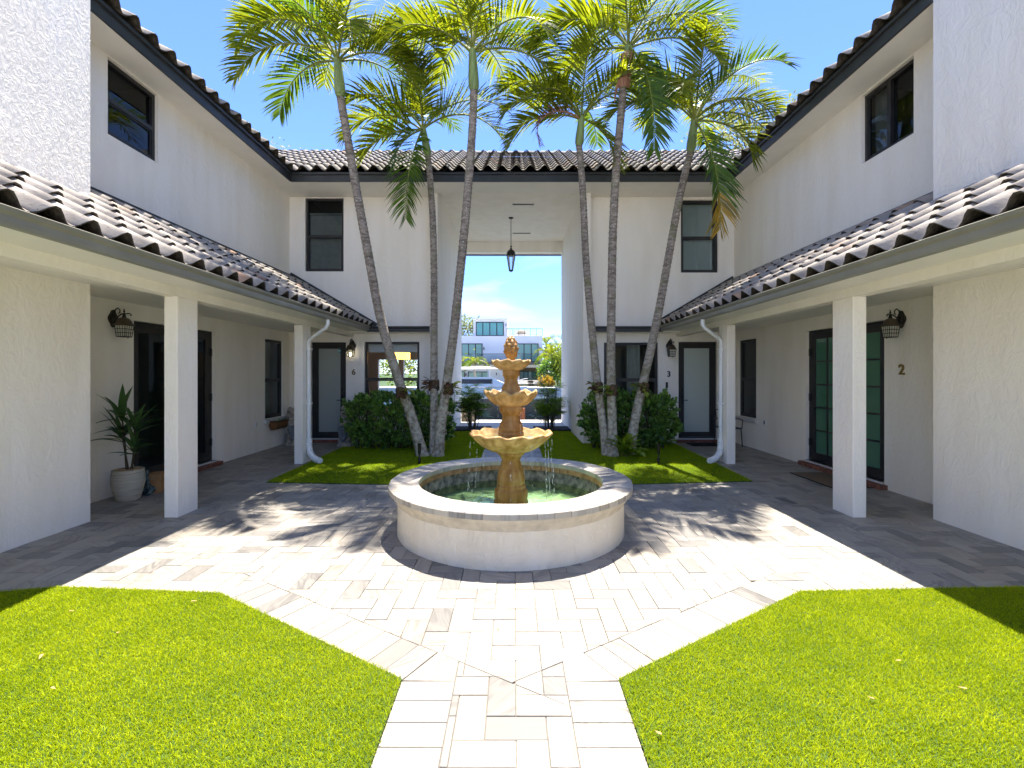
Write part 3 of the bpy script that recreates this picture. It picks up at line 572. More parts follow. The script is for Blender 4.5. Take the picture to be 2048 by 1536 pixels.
# turf -------------------------------------------------------------
def turf(poly, label_name, density, hgt, wid, mat, ymin=1.75, segs=2):
    m = MB(); n = len(poly); s = sum(poly[i - 1][0] * poly[i][1] - poly[i][0] * poly[i - 1][1] for i in range(n)); pl = poly if s > 0 else poly[::-1]
    m.add([(p[0], p[1], 0.010) for p in pl] + [(p[0], p[1], -0.02) for p in pl], [tuple(range(n))] + [(n + i, n + (i + 1) % n, (i + 1) % n, i) for i in range(n)])
    tag(m.build('turf_backing', MS['turfbase']), kind='structure')
    a = np.array(poly); x0, x1 = a[:, 0].min(), a[:, 0].max(); y0, y1 = max(a[:, 1].min(), ymin), a[:, 1].max()
    cnt = int((x1 - x0) * (y1 - y0) * density); px = np.random.uniform(x0, x1, cnt); py = np.random.uniform(y0, y1, cnt)
    ins = np.zeros(cnt, bool); j = n - 1
    for i in range(n):
        xi, yi = poly[i]; xj, yj = poly[j]; cond = ((yi > py) != (yj > py))
        with np.errstate(divide='ignore', invalid='ignore'):
            ins ^= cond & (px < (xj - xi) * (py - yi) / (yj - yi) + xi)
        j = i
    ins &= (np.abs(px) < 1.2 * py + 0.4)
    px, py = px[ins], py[ins]; k = len(px)
    px = px + np.random.normal(0, 0.006, k); py = py + np.random.normal(0, 0.006, k)
    # clumps lean together
    th = np.random.uniform(0, 2 * np.pi, k)
    h = hgt * np.random.uniform(0.55, 1.2, k); ln = h * np.random.uniform(0.35, 1.1, k); w = wid * np.random.uniform(0.7, 1.3, k)
    fa = np.random.uniform(0, 2 * np.pi, k)
    dx, dy = np.cos(th), np.sin(th); ex, ey = np.cos(fa), np.sin(fa)
    z0 = np.full(k, 0.008)
    def st(x, y, z): return np.stack([x, y, z], 1)
    b0 = st(px - ex * w / 2, py - ey * w / 2, z0); b1 = st(px + ex * w / 2, py + ey * w / 2, z0)
    mx_, my_ = px + dx * ln * 0.3, py + dy * ln * 0.3
    c0 = st(mx_ - ex * w * 0.42, my_ - ey * w * 0.42, z0 + h * 0.62); c1 = st(mx_ + ex * w * 0.42, my_ + ey * w * 0.42, z0 + h * 0.62)
    t0 = st(px + dx * ln, py + dy * ln, z0 + h)
    if segs == 2:
        v = np.stack([b0, b1, c0, c1, t0], 1).reshape(-1, 3); base = np.arange(k) * 5
        tris = np.stack([base, base + 1, base + 3, base, base + 3, base + 2, base + 2, base + 3, base + 4], 1).reshape(-1)
    else:
        v = np.stack([b0, b1, t0], 1).reshape(-1, 3); base = np.arange(k) * 3; tris = np.stack([base, base + 1, base + 2], 1).reshape(-1)
    nt_ = len(tris) // 3; me = bpy.data.meshes.new('turf_grass'); me.vertices.add(len(v)); me.vertices.foreach_set('co', v.ravel().astype(np.float32))
    me.loops.add(len(tris)); me.loops.foreach_set('vertex_index', tris.astype(np.int32)); me.polygons.add(nt_); me.polygons.foreach_set('loop_start', (np.arange(nt_) * 3).astype(np.int32))
    try: me.polygons.foreach_set('loop_total', np.full(nt_, 3, dtype=np.int32))
    except Exception: pass
    me.update(calc_edges=True); me.validate(); me.materials.append(mat)
    o = bpy.data.objects.new('turf_grass', me); COL.objects.link(o)
    return tag(o, label_name, 'turf', kind='stuff')
turf(TURF_FL, 'bright green artificial turf left of the stone path', 38000, 0.019, 0.0031, MS['turf'])
turf(TURF_FR, 'bright green artificial turf right of the stone path', 38000, 0.019, 0.0031, MS['turf'])
turf(TURF_BL, 'green turf under the palms beside door six', 9000, 0.026, 0.0065, MS['turf2'], segs=1)
turf(TURF_BR, 'green turf under the palms beside door three', 9000, 0.026, 0.0065, MS['turf2'], segs=1)

# ------------------------------------------------------------------ the courtyard house
HOUSE = thing('courtyard_house', 'white stucco courtyard house with dark tile roofs around the fountain', 'house', (0, 11.65, 0))
Z3 = Vector((0, 0, 1))
def wall(mb, o, U, V, n, u0, u1, v0, v1, ops, depth=0.12):
    o, U, V, n = Vector(o), Vector(U), Vector(V), Vector(n)
    us = sorted({u0, u1, *[x for p in ops for x in p[:2]]}); vs = sorted({v0, v1, *[x for p in ops for x in p[2:]]})
    flip = U.cross(V).dot(n) < 0
    def q(a, b, c, d): mb.quad(*((a, b, c, d) if not flip else (d, c, b, a)))
    pt = lambda u, v, k=0.0: o + U * u + V * v - n * k
    for i in range(len(us) - 1):
        for j in range(len(vs) - 1):
            cu, cv = (us[i] + us[i + 1]) / 2, (vs[j] + vs[j + 1]) / 2
            if any(p[0] < cu < p[1] and p[2] < cv < p[3] for p in ops): continue
            q(pt(us[i], vs[j]), pt(us[i + 1], vs[j]), pt(us[i + 1], vs[j + 1]), pt(us[i], vs[j + 1]))
    for a, b, c, d in ops:
        q(pt(a, c), pt(a, d), pt(a, d, depth), pt(a, c, depth)); q(pt(b, d), pt(b, c), pt(b, c, depth), pt(b, d, depth))
        q(pt(a, d), pt(b, d), pt(b, d, depth), pt(a, d, depth)); q(pt(b, c), pt(a, c), pt(a, c, depth), pt(b, c, depth))
def room(o, U, V, n, u0, u1, v0, v1, back, mat, depth0=0.12, back_open=()):
    """plaster room behind an opening"""
    m = MB(); o, U, V, n = map(Vector, (o, U, V, n)); pt = lambda u, v, k: o + U * u + V * v - n * k
    a, b, c, d = u0, u1, v0, v1; e = depth0 + 0.01
    m.quad(pt(a, c, e), pt(a, d, e), pt(a, d, back), pt(a, c, back)); m.quad(pt(b, c, e), pt(b, d, e), pt(b, d, back), pt(b, c, back))
    m.quad(pt(a, d, e), pt(b, d, e), pt(b, d, back), pt(a, d, back)); m.quad(pt(a, c, e), pt(b, c, e), pt(b, c, back), pt(a, c, back))
    us = sorted({a, b, *[x for p in back_open for x in p[:2]]}); vs = sorted({c, d, *[x for p in back_open for x in p[2:]]})
    for i in range(len(us) - 1):
        for j in range(len(vs) - 1):
            cu, cv = (us[i] + us[i + 1]) / 2, (vs[j] + vs[j + 1]) / 2
            if any(p[0] < cu < p[1] and p[2] < cv < p[3] for p in back_open): continue
            m.quad(pt(us[i], vs[j], back), pt(us[i + 1], vs[j], back), pt(us[i + 1], vs[j + 1], back), pt(us[i], vs[j + 1], back))
    return m.build('room', mat, HOUSE)
def framebars(m, o, U, V, n, u0, u1, v0, v1, w, k0, k1):
    o, U, V, n = map(Vector, (o, U, V, n)); kc = (k0 + k1) / 2; kd = abs(k1 - k0) / 2
    C = lambda u, v: o + U * u + V * v - n * kc
    m.obox(C(u0 + w / 2, (v0 + v1) / 2), U, V, n, w / 2, (v1 - v0) / 2, kd); m.obox(C(u1 - w / 2, (v0 + v1) / 2), U, V, n, w / 2, (v1 - v0) / 2, kd)
    m.obox(C((u0 + u1) / 2, v0 + w / 2), U, V, n, (u1 - u0) / 2 - w, w / 2, kd - 0.001); m.obox(C((u0 + u1) / 2, v1 - w / 2), U, V, n, (u1 - u0) / 2 - w, w / 2, kd - 0.001)
def oquad(mb, n, a, b, c, d):
    if (b - a).cross(d - a).dot(n) > 0: mb.quad(a, b, c, d)
    else: mb.quad(d, c, b, a)
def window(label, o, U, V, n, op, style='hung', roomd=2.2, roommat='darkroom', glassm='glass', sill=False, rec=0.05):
    o, U, V, n = map(Vector, (o, U, V, n)); a, b, c, d = op
    f = MB(); framebars(f, o, U, V, n, a + 0.004, b - 0.004, c + 0.004, d - 0.004, 0.055, rec, rec + 0.07)
    w = f.build('window', MS['frame'], HOUSE); w['label'] = label
    s = MB(); mid = (c + d) / 2 - 0.02
    if style == 'hung':
        s.obox(o + U * (a + b) / 2 + V * mid - n * (rec + 0.03), U, V, n, (b - a) / 2 - 0.056, 0.03, 0.035)
        framebars(s, o, U, V, n, a + 0.062, b - 0.062, c + 0.062, mid - 0.033, 0.022, rec + 0.012, rec + 0.045)
        ranges = ((a + 0.08, b - 0.08, c + 0.08, mid - 0.05, 0.03), (a + 0.058, b - 0.058, mid + 0.03, d - 0.058, 0.05))
    else:
        uc = (a + b) / 2
        s.obox(o + U * uc + V * (c + d) / 2 - n * (rec + 0.03), U, V, n, 0.03, (d - c) / 2 - 0.056, 0.035)
        framebars(s, o, U, V, n, uc + 0.033, b - 0.062, c + 0.062, d - 0.062, 0.022, rec + 0.012, rec + 0.045)
        ranges = ((a + 0.058, uc - 0.03, c + 0.058, d - 0.058, 0.05), (uc + 0.05, b - 0.08, c + 0.08, d - 0.08, 0.03))
    s.build('sash', MS['frame'], w)
    for (p, q, r, t, k) in ranges:
        g_ = MB(); oquad(g_, n, o + U * p + V * r - n * (rec + k), o + U * q + V * r - n * (rec + k), o + U * q + V * t - n * (rec + k), o + U * p + V * t - n * (rec + k)); g_.build('glass_pane', MS[glassm], w)
    if sill:
        sl = MB(); sl.obox(o + U * (a + b) / 2 + V * (c - 0.055) + n * 0.02, U, V, n, (b - a) / 2 + 0.05, 0.05, 0.035); bevel(sl.build('sill', MS['sill'], w), 0.006)
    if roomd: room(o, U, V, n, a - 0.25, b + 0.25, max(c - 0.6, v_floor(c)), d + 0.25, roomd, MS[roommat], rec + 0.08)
    return w
def v_floor(c): return 0.02 if c < 3 else 3.2

SLX, SLU = (XL, 0, 0), (0, 1, 0)          # side walls run along +Y
# openings (u = Y on side walls, u = X on the back wall)
W_LU = (6.43, 7.34, 5.12, 6.21); W_LL = (10.49, 11.33, 0.70, 2.55); D_L = (6.87, 8.74, 0.10, 2.55)
W_RU = (6.41, 7.37, 5.12, 6.21); W_RL = (10.58, 11.42, 0.70, 2.57); D_R = (6.92, 8.78, 0.10, 2.56)
D_6 = (-5.17, -4.28, 0.09, 2.55); W_6 = (-3.81, -2.41, 0.70, 2.56); W_BLU = (-5.32, -4.34, 4.35, 6.22)
D_3 = (4.19, 5.17, 0.09, 2.56); W_3 = (2.29, 3.67, 0.70, 2.54); W_BRU = (4.25, 5.20, 4.32, 6.17)
m = MB(); wall(m, (XL, 0, 0), (0, 1, 0), Z3, (1, 0, 0), TLY, YB, 0, ZS, [W_LU, W_LL, D_L]); w_ = m.build('wall', MS['stucco'], HOUSE)
m = MB(); wall(m, (XR, 0, 0), (0, 1, 0), Z3, (-1, 0, 0), TRY, YB, 0, ZS, [W_RU, W_RL, D_R]); m.build('wall', MS['stucco'], HOUSE)
m = MB(); wall(m, (0, YB, 0), (1, 0, 0), Z3, (0, -1, 0), XL, PXL, 0, ZS, [D_6, W_6, W_BLU]); m.build('wall', MS['stucco'], HOUSE)
m = MB(); wall(m, (0, YB, 0), (1, 0, 0), Z3, (0, -1, 0), PXR, XR, 0, ZS, [D_3, W_3, W_BRU]); m.build('wall', MS['stucco'], HOUSE)
# protruding end walls, full height
m = MB(); m.box(TL - 3.5, TL, -4.0, TLY, -0.02, 3.2); m.build('end_wall', MS['stucco'], HOUSE); m = MB(); m.box(TL - 3.5, TL, -4.0, TLY, 3.2, 9.6); o = m.build('end_wall', MS['stucco_rough'], HOUSE); o['label'] = 'rough trowelled end wall rising through the lower roof left of the door'
m = MB(); m.box(TR, TR + 3.5, -4.0, TRY, -0.02, 9.6); o = m.build('end_wall', MS['stucco'], HOUSE); o['label'] = 'smooth end wall rising through the lower roof beside door two'
# passage through the back wing
for s, x in ((-1, PXL), (1, PXR)):
    m = MB(); m.box(min(x, x + s * 0.19), max(x, x + s * 0.19), PY0, PY1, -0.02, PZC + 0.1); m.build('passage_wall', MS['stucco'], HOUSE)
m = MB(); m.box(PXL - 0.1, PXR + 0.1, PY0 + 0.02, PY1 - 0.01, PZC, PZC + 0.12); m.build('passage_ceiling', MS['stucco'], HOUSE)
m = MB(); m.box(PXL + 0.002, PXR - 0.002, PY1 - 0.32, PY1 - 0.02, PZL, PZC - 0.002); m.build('lintel', MS['stucco'], HOUSE)
m = MB()                                   # rear facade beside the passage
wall(m, (0, PY1 - 0.05, 0), (1, 0, 0), Z3, (0, 1, 0), -6.2, PXL - 0.19, 0, ZS, [(-4.86, -4.12, 0.6, 2.25), (-3.96, -3.02, 0.6, 2.25)], 0.15)
wall(m, (0, PY1 - 0.05, 0), (1, 0, 0), Z3, (0, 1, 0), PXR + 0.19, 6.2, 0, ZS, [])
m.build('rear_wall', MS['stucco'], HOUSE)
for y in (12.69, 15.3):
    m = MB(); 
    m.box(-0.05, 0.56, y - 0.045, y + 0.045, PZC - 0.012, PZC - 0.002)
    v = m.build('ceiling_vent', MS['sill'], HOUSE); m = MB()
    for k in range(4): m.box(-0.03, 0.54, y - 0.036 + k * 0.02, y - 0.028 + k * 0.02, PZC - 0.018, PZC - 0.0125)
    m.build('slat', MS['modernslab'], v)
# soffits
m = MB(); m.box(FL, XR + 0.3, FB, PY0 - 0.002, ZS, ZS + 0.03); m.box(FL, PXL - 0.19, PY0 - 0.002, YB + 0.02, ZS, ZS + 0.03); m.box(PXR + 0.19, XR + 0.3, PY0 - 0.002, YB + 0.02, ZS, ZS + 0.03)
m.build('soffit', MS['soffit'], HOUSE)
m = MB(); m.box(XL - 0.02, FL - 0.002, TLY, YB + 0.02, ZS + 0.0012, ZS + 0.031); m.build('soffit', MS['soffit'], HOUSE)
m = MB(); m.box(FR + 0.002, XR + 0.02, TRY, FB - 0.002, ZS + 0.0012, ZS + 0.031); m.build('soffit', MS['soffit'], HOUSE)
# upper fascias with a drip mould
def fascia(x0, y0, x1, y1, n):
    m = MB(); d = Vector((x1 - x0, y1 - y0, 0)); Lh = d.length / 2; d.normalize(); n = Vector(n); c = Vector(((x0 + x1) / 2, (y0 + y1) / 2, 0))
    m.obox(c + Z3 * (ZS + 0.072) - n * 0.012, d, Z3, n, Lh, 0.078, 0.016); m.obox(c + Z3 * (ZS + 0.175) + n * 0.01, d, Z3, n, Lh, 0.025, 0.03)
    m.build('fascia', MS['fascia'], HOUSE)
fascia(FL, TLY, FL, FB, (1, 0, 0)); fascia(FR, TRY, FR, FB, (-1, 0, 0)); fascia(FL, FB, FR, FB, (0, -1, 0))

# windows and doors
LW = dict(o=(XL, 0, 0), U=(0, 1, 0), V=Z3, n=(1, 0, 0)); RW = dict(o=(XR, 0, 0), U=(0, 1, 0), V=Z3, n=(-1, 0, 0)); BW = dict(o=(0, YB, 0), U=(1, 0, 0), V=Z3, n=(0, -1, 0))
window('upper window beside the rough end wall', op=W_LU, **LW)
wins = {}
wins['ru'] = window('upper sliding window above door two', op=W_RU, style='slide', **RW)
wins['ll'] = window('window above the coconut liner planter', op=W_LL, sill=True, roommat='room', **LW)
window('window beside the black patio chair', op=W_RL, sill=True, **RW)
wins['blu'] = window('upper window above door six', op=W_BLU, **BW)
w_sh = window('upper window with white shutters above door three', op=W_BRU, roommat='room', **BW)
w_6 = window('window with the glowing chandelier behind it', op=W_6, roomd=0, glassm='glass_clear', **BW)
wins['w3'] = window('dark window between door three and the passage', op=W_3, **BW)
room((0, YB, 0), (1, 0, 0), Z3, (0, -1, 0), -5.6, -2.12, 0.03, 2.95, PY1 - 0.25 - YB, MS['room'], 0.14, [(-4.86, -4.12, 0.6, 2.25), (-3.96, -3.02, 0.6, 2.25)])
m = MB(); m.box(W_6[0] + 0.05, W_6[1] - 0.05, YB + 0.2, YB + 0.21, 2.30, 2.55); m.build('roller_shade', MS['roller'], w_6)
m = MB()
for a in (W_BRU[0] + 0.06, (W_BRU[0] + W_BRU[1]) / 2 + 0.004):
    b = a + (W_BRU[1] - W_BRU[0]) / 2 - 0.064
    for c, d in ((W_BRU[2] + 0.06, 5.22), (5.27, W_BRU[3] - 0.05)):
        for x in (a, b - 0.05): m.box(x, x + 0.05, YB + 0.22, YB + 0.25, c, d)
        m.box(a, b, YB + 0.221, YB + 0.249, c, c + 0.05); m.box(a, b, YB + 0.221, YB + 0.249, d - 0.05, d)
        for k in range(13):
            z = c + 0.06 + (d - c - 0.12) * (k + 0.5) / 13
            m.obox(((a + b) / 2, YB + 0.235, z), (1, 0, 0), Vector((0, 0.5, -0.85)).normalized(), Vector((0, 0.85, 0.5)).normalized(), (b - a) / 2 - 0.05, 0.036, 0.003)
m.build('shutter', MS['shutter'], w_sh)
# curtain strips behind the upper-floor and hall windows
def curtain(parent, a, b, z0, z1, fn, mat):
    m = MB(); n = 24
    vs = []
    for k in range(n + 1):
        u = a + (b - a) * k / n; d = 0.32 + 0.03 * math.sin(k * 1.9)
        vs += [fn(u, d, z0), fn(u, d, z1)]
    m.add(vs, [(2 * k, 2 * k + 2, 2 * k + 3, 2 * k + 1) for k in range(n)], smooth=True); m.build('curtain', mat, parent)
MS['curt'] = M('grey curtain', (0.30, 0.29, 0.28), 0.95, 0.1, 8); MS['curtl'] = M('pale curtain', (0.55, 0.53, 0.48), 0.95, 0.08, 8)
def door(label, o, U, V, n, op, panes, rec=0.06, framem='frame', panem='frosted', handle=None, leaves=1, grid=None, hinge_side=None, roomd=0):
    o, U, V, n = map(Vector, (o, U, V, n)); a, b, c, d = op
    f = MB(); framebars(f, o, U, V, n, a + 0.004, b - 0.004, c + 0.002, d - 0.004, 0.045, rec, rec + 0.06)
    D = f.build('door', MS[framem], HOUSE); D['label'] = label
    lw = (b - a - 0.09) / leaves
    for k in range(leaves):
        p, q = a + 0.045 + lw * k + 0.004, a + 0.045 + lw * (k + 1) - 0.004
        s = MB(); framebars(s, o, U, V, n, p, q, c + 0.05, d - 0.05, 0.115, rec + 0.008, rec + 0.05); s.build('door_leaf', MS[framem], D)
        p2, q2, c2, d2 = p + 0.11, q - 0.11, c + 0.16, d - 0.16
        if grid:
            gx, gz = grid
            mm_ = MB()
            for i in range(1, gx): mm_.obox(o + U * (p2 + (q2 - p2) * i / gx) + V * (c2 + d2) / 2 - n * (rec + 0.022), U, V, n, 0.013, (d2 - c2) / 2, 0.012)
            for j in range(1, gz): mm_.obox(o + U * (p2 + q2) / 2 + V * (c2 + (d2 - c2) * j / gz) - n * (rec + 0.022), U, V, n, (q2 - p2) / 2, 0.013, 0.011)
            mm_.build('muntin', MS[framem], D)
            for i in range(gx):
                for j in range(gz):
                    g_ = MB(); u0, u1 = p2 + (q2 - p2) * i / gx, p2 + (q2 - p2) * (i + 1) / gx; v0, v1 = c2 + (d2 - c2) * j / gz, c2 + (d2 - c2) * (j + 1) / gz
                    t1, t2 = random.uniform(-0.002, 0.002), random.uniform(-0.002, 0.002)
                    oquad(g_, n, o + U * u0 + V * v0 - n * (rec + 0.03 + t1), o + U * u1 + V * v0 - n * (rec + 0.03), o + U * u1 + V * v1 - n * (rec + 0.03 + t2), o + U * u0 + V * v1 - n * (rec + 0.03)); g_.build('glass_pane', MS[panem], D)
        else:
            g_ = MB(); kk = rec + 0.03
            oquad(g_, n, o + U * p2 + V * c2 - n * kk, o + U * q2 + V * c2 - n * kk, o + U * q2 + V * d2 - n * kk, o + U * p2 + V * d2 - n * kk); g_.build('glass_pane', MS[panem], D)
    if roomd: room(o, U, V, n, a - 0.4, b + 0.4, 0.03, d + 0.25, roomd, MS['room'], rec + 0.07)
    if handle is not None:
        h = MB(); hu, sgn = handle; z = c + 0.98
        h.obox(o + U * hu + V * (z + 0.03) + n * (-rec + 0.008), U, V, n, 0.03, 0.11, 0.012)
        h.tube([o + U * hu + V * z - n * (rec - 0.01), o + U * hu + V * z + n * 0.005, o + U * (hu + sgn * 0.13) + V * z + n * 0.008], 0.011, 8); h.build('handle', MS['black'], D)
        h = MB(); h.obox(o + U * hu + V * (z + 0.27) + n * (-rec + 0.012), U, V, n, 0.032, 0.05, 0.014); h.build('keypad', MS['black'], D)
    if hinge_side is not None:
        for z in (0.35, 1.2, 2.05):
            h = MB(); h.obox(o + U * hinge_side + V * (c + z) - n * (rec - 0.012), U, V, n, 0.02, 0.07, 0.012); h.build('hinge', MS['black'], D)
    # threshold of bricks
    tl = b - a + 0.14; k = max(1, int(tl / 0.2)); 
    for i in range(k):
        t = MB(); u = a - 0.07 + tl * (i + 0.5) / k; t.obox(o + U * u + V * 0.035 + n * 0.05, U, V, n, tl / k / 2 - 0.004, 0.037, 0.07); bevel(t.build('brick', MS['brick'], D), 0.006, 1)
    t = MB(); t.obox(o + U * (a + b) / 2 + V * 0.086 - n * 0.03, U, V, n, (b - a) / 2 - 0.003, 0.014, 0.06); t.build('sill', MS['sill'], D)
    return D
curtain(wins['ru'], 6.92, 7.34, 5.05, 6.2, lambda u, d, z: (XR + d * 0.6, u, z), MS['curt']); curtain(wins['w3'], 2.95, 3.30, 0.6, 2.6, lambda u, d, z: (u, YB + d, z), MS['curtl']); curtain(wins['w3'], 2.32, 2.55, 0.6, 2.6, lambda u, d, z: (u, YB + d, z), MS['curt'])
curtain(wins['ll'], 10.95, 11.30, 0.5, 2.6, lambda u, d, z: (XL - d, u, z), MS['curtl'])
m = MB(); m.box(W_BLU[0] + 0.03, W_BLU[1] - 0.03, YB + 0.2, YB + 0.206, 5.86, 5.90); m.box(W_BLU[0] + 0.03, W_BLU[1] - 0.03, YB + 0.24, YB + 0.246, 4.3, 5.86); m.build('roller_shade', MS['curt'], wins['blu'])
door('dark glazed double door behind the potted plant', op=D_L, panes=1, framem='frame_brown', panem='glass_dark', leaves=2, hinge_side=D_L[1] - 0.05, roomd=2.5, **LW)
door('black french door with green glass lites beside number two', op=D_R, panes=1, panem='green_glass', leaves=2, grid=(2, 5), hinge_side=D_R[1] - 0.05, **RW)
d6 = door('black door with grey frosted glass beside number six', op=D_6, panes=1, panem='frosted', handle=(D_6[1] - 0.105, -1), **BW)
door('black door with pale frosted glass beside number three', op=D_3, panes=1, panem='frosted_pale', handle=(D_3[0] + 0.105, 1), **BW)
m = MB(); cx, cz = -4.475, 2.33
m.add([(cx, YB + 0.088, cz)] + [(cx + 0.048 * math.cos(a), YB + 0.088, cz + 0.048 * math.sin(a)) for a in np.linspace(0, 2 * math.pi, 24, endpoint=False)], [(0, 1 + (k + 1) % 24, 1 + k) for k in range(24)])
m.box(cx - 0.036, cx + 0.036, YB + 0.086, YB + 0.087, cz - 0.008, cz + 0.010, 1)
st_ = m.build('round_sticker', [MS['sticker'], MS['stickerw']], d6)

# porticos
for s, cx, gx, wx, ty in ((-1, CXL, GL, XL, TLY), (1, CXR, GR, XR, TRY)):
    for k, y0 in enumerate((5.56, 8.85)):
        m = MB(); m.box(min(cx, cx + s * 0.165), max(cx, cx + s * 0.165), y0, y0 + 0.36, -0.01, 2.69); o = m.build('column', MS['stucco'], HOUSE); bevel(o, 0.01)
    m = MB(); m.box(min(cx - s * 0.004, cx + s * 0.17), max(cx - s * 0.004, cx + s * 0.17), -4.0, YB - 0.01, 2.69, 2.815); m.build('beam', MS['stucco'], HOUSE)
    a, b = sorted((gx + s * 0.06, wx)); m = MB(); m.box(a, b, -4.0, YB - 0.002, 2.80, 2.83); m.build('portico_ceiling', MS['trim'], HOUSE)
    # ogee gutter
    prof = [(0.075, 0.0), (0.02, 0.0), (0.012, 0.03), (0.012, 0.075), (-0.012, 0.10), (-0.02, 0.128), (-0.008, 0.135), (0.004, 0.128), (0.03, 0.03), (0.075, 0.03)]
    y0, y1 = -4.0, 11.24
    m = MB(); np_ = len(prof)
    pts = [(gx + s * p[0], y, GZ0 + p[1]) for y in (y0, y1) for p in prof]
    m.add(pts, [(i, (i + 1) % np_, np_ + (i + 1) % np_, np_ + i) for i in range(np_)] + [tuple(range(np_)), tuple(range(np_, 2 * np_))]); m.build('gutter', MS['gutter'], HOUSE)
    # short gutter on the back wall
    xa = gx - s * 0.02; xb = PXL - 0.19 if s < 0 else PXR + 0.19
    yg = 11.26; m = MB(); pts = [(x, yg + p[0], GZ0 + p[1] - 0.01) for x in (xa + s * 0.1, xb) for p in prof]
    m.add(pts, [(i, (i + 1) % np_, np_ + (i + 1) % np_, np_ + i) for i in range(np_)] + [tuple(range(np_)), tuple(range(np_, 2 * np_))])
    m.box(min(xa + s * 0.1, xb), max(xa + s * 0.1, xb), yg + 0.05, YB - 0.003, GZ1 - 0.03, GZ1 - 0.005); m.build('gutter', MS['fascia'], HOUSE)
    m = MB(); m.box(min(cx, xb) if s < 0 else xb, cx if s > 0 else xb, yg + 0.08, YB - 0.003, GZ0 - 0.02, GZ0 + 0.01); m.build('soffit', MS['trim'], HOUSE)
    # downspout
    d = MB(); x0 = gx + s * 0.05; x1 = cx - s * 0.045
    d.tube([(x0, 8.83, GZ0 + 0.01), (x0, 8.83, 2.70), (x0 + s * 0.03, 8.84, 2.64), (x1 - s * 0.05, 9.0, 2.44), (x1, 9.02, 2.38), (x1, 9.03, 1.4), (x1, 9.03, 0.42)], 0.042, 12, ell=(1.0, 0.8))
    ds = d.build('downspout', MS['downspout'], HOUSE)
    for z in (2.22, 1.15):
        d = MB(); d.box(x1 - 0.052, x1 + 0.052, 8.985, 9.075, z, z + 0.028); d.build('strap', MS['downspout'], ds)
    d = MB(); pth = [(x1, 9.03, 0.46), (x1, 9.03, 0.32), (x1 - s * 0.03, 9.0, 0.20), (x1 - s * 0.11, 8.95, 0.11), (x1 - s * 0.22, 8.88, 0.07), (x1 - s * 0.32, 8.82, 0.06)]
    fine = []; rr = []
    for i in range(len(pth) - 1):
        for k in range(12):
            t = k / 12; fine.append(Vector(pth[i]).lerp(Vector(pth[i + 1]), t)); rr.append(0.058 + 0.005 * (1 if (len(rr) % 4) < 2 else -1))
    d.tube(fine, rr, 14); d.build('corrugated_hose', MS['downspout'], ds)

# roof tiles --------------------------------------------------------
TW, TE, TLN, TH = 0.33, 0.37, 0.44, 0.016
def tile_geo():
    """S tile in its own frame: x across, y up the slope, z out of the roof; lower end at y = 0"""
    prof = []
    for k in range(9):
        t = k / 8; prof.append(((t - 0.5) * (TW + 0.012), 0.108 * (0.5 - 0.5 * math.cos(2 * math.pi * min(max((t - 0.03) / 0.78, 0), 1))) ** 0.75 - 0.012 * math.sin(math.pi * max(0, (t - 0.8) / 0.2))))
    n = len(prof); vs = []
    for y, dz, k in ((0, 0.030, 1.0), (TLN, 0.0, 0.93)):
        for th in (TH, 0):
            for x, z in prof: vs.append((x * k if th else x * k, y, z * k + dz + th))
    top0, bot0, top1, bot1 = 0, n, 2 * n, 3 * n
    fs = [(top0 + i, top0 + i + 1, top1 + i + 1, top1 + i) for i in range(n - 1)]; nt_ = len(fs)
    fb = [(bot0 + i + 1, bot0 + i, bot1 + i, bot1 + i + 1) for i in range(n - 1)]
    fe = [(bot0 + i, bot0 + i + 1, top0 + i + 1, top0 + i) for i in range(n - 1)] + [(bot0, top0, top1, bot1), (top0 + n - 1, bot0 + n - 1, bot1 + n - 1, top1 + n - 1)]
    return vs, fs, fb, fe
tv, tf, tb, te = tile_geo()
tm = MB(); tm.add(tv, tf, 0, True); k0 = len(tm.v)
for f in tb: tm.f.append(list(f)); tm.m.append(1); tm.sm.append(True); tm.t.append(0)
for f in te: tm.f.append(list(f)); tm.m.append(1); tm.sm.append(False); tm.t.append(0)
TILE_ME = tm.mesh('roof_tile', [MS['tile'], MS['tile_edge']])
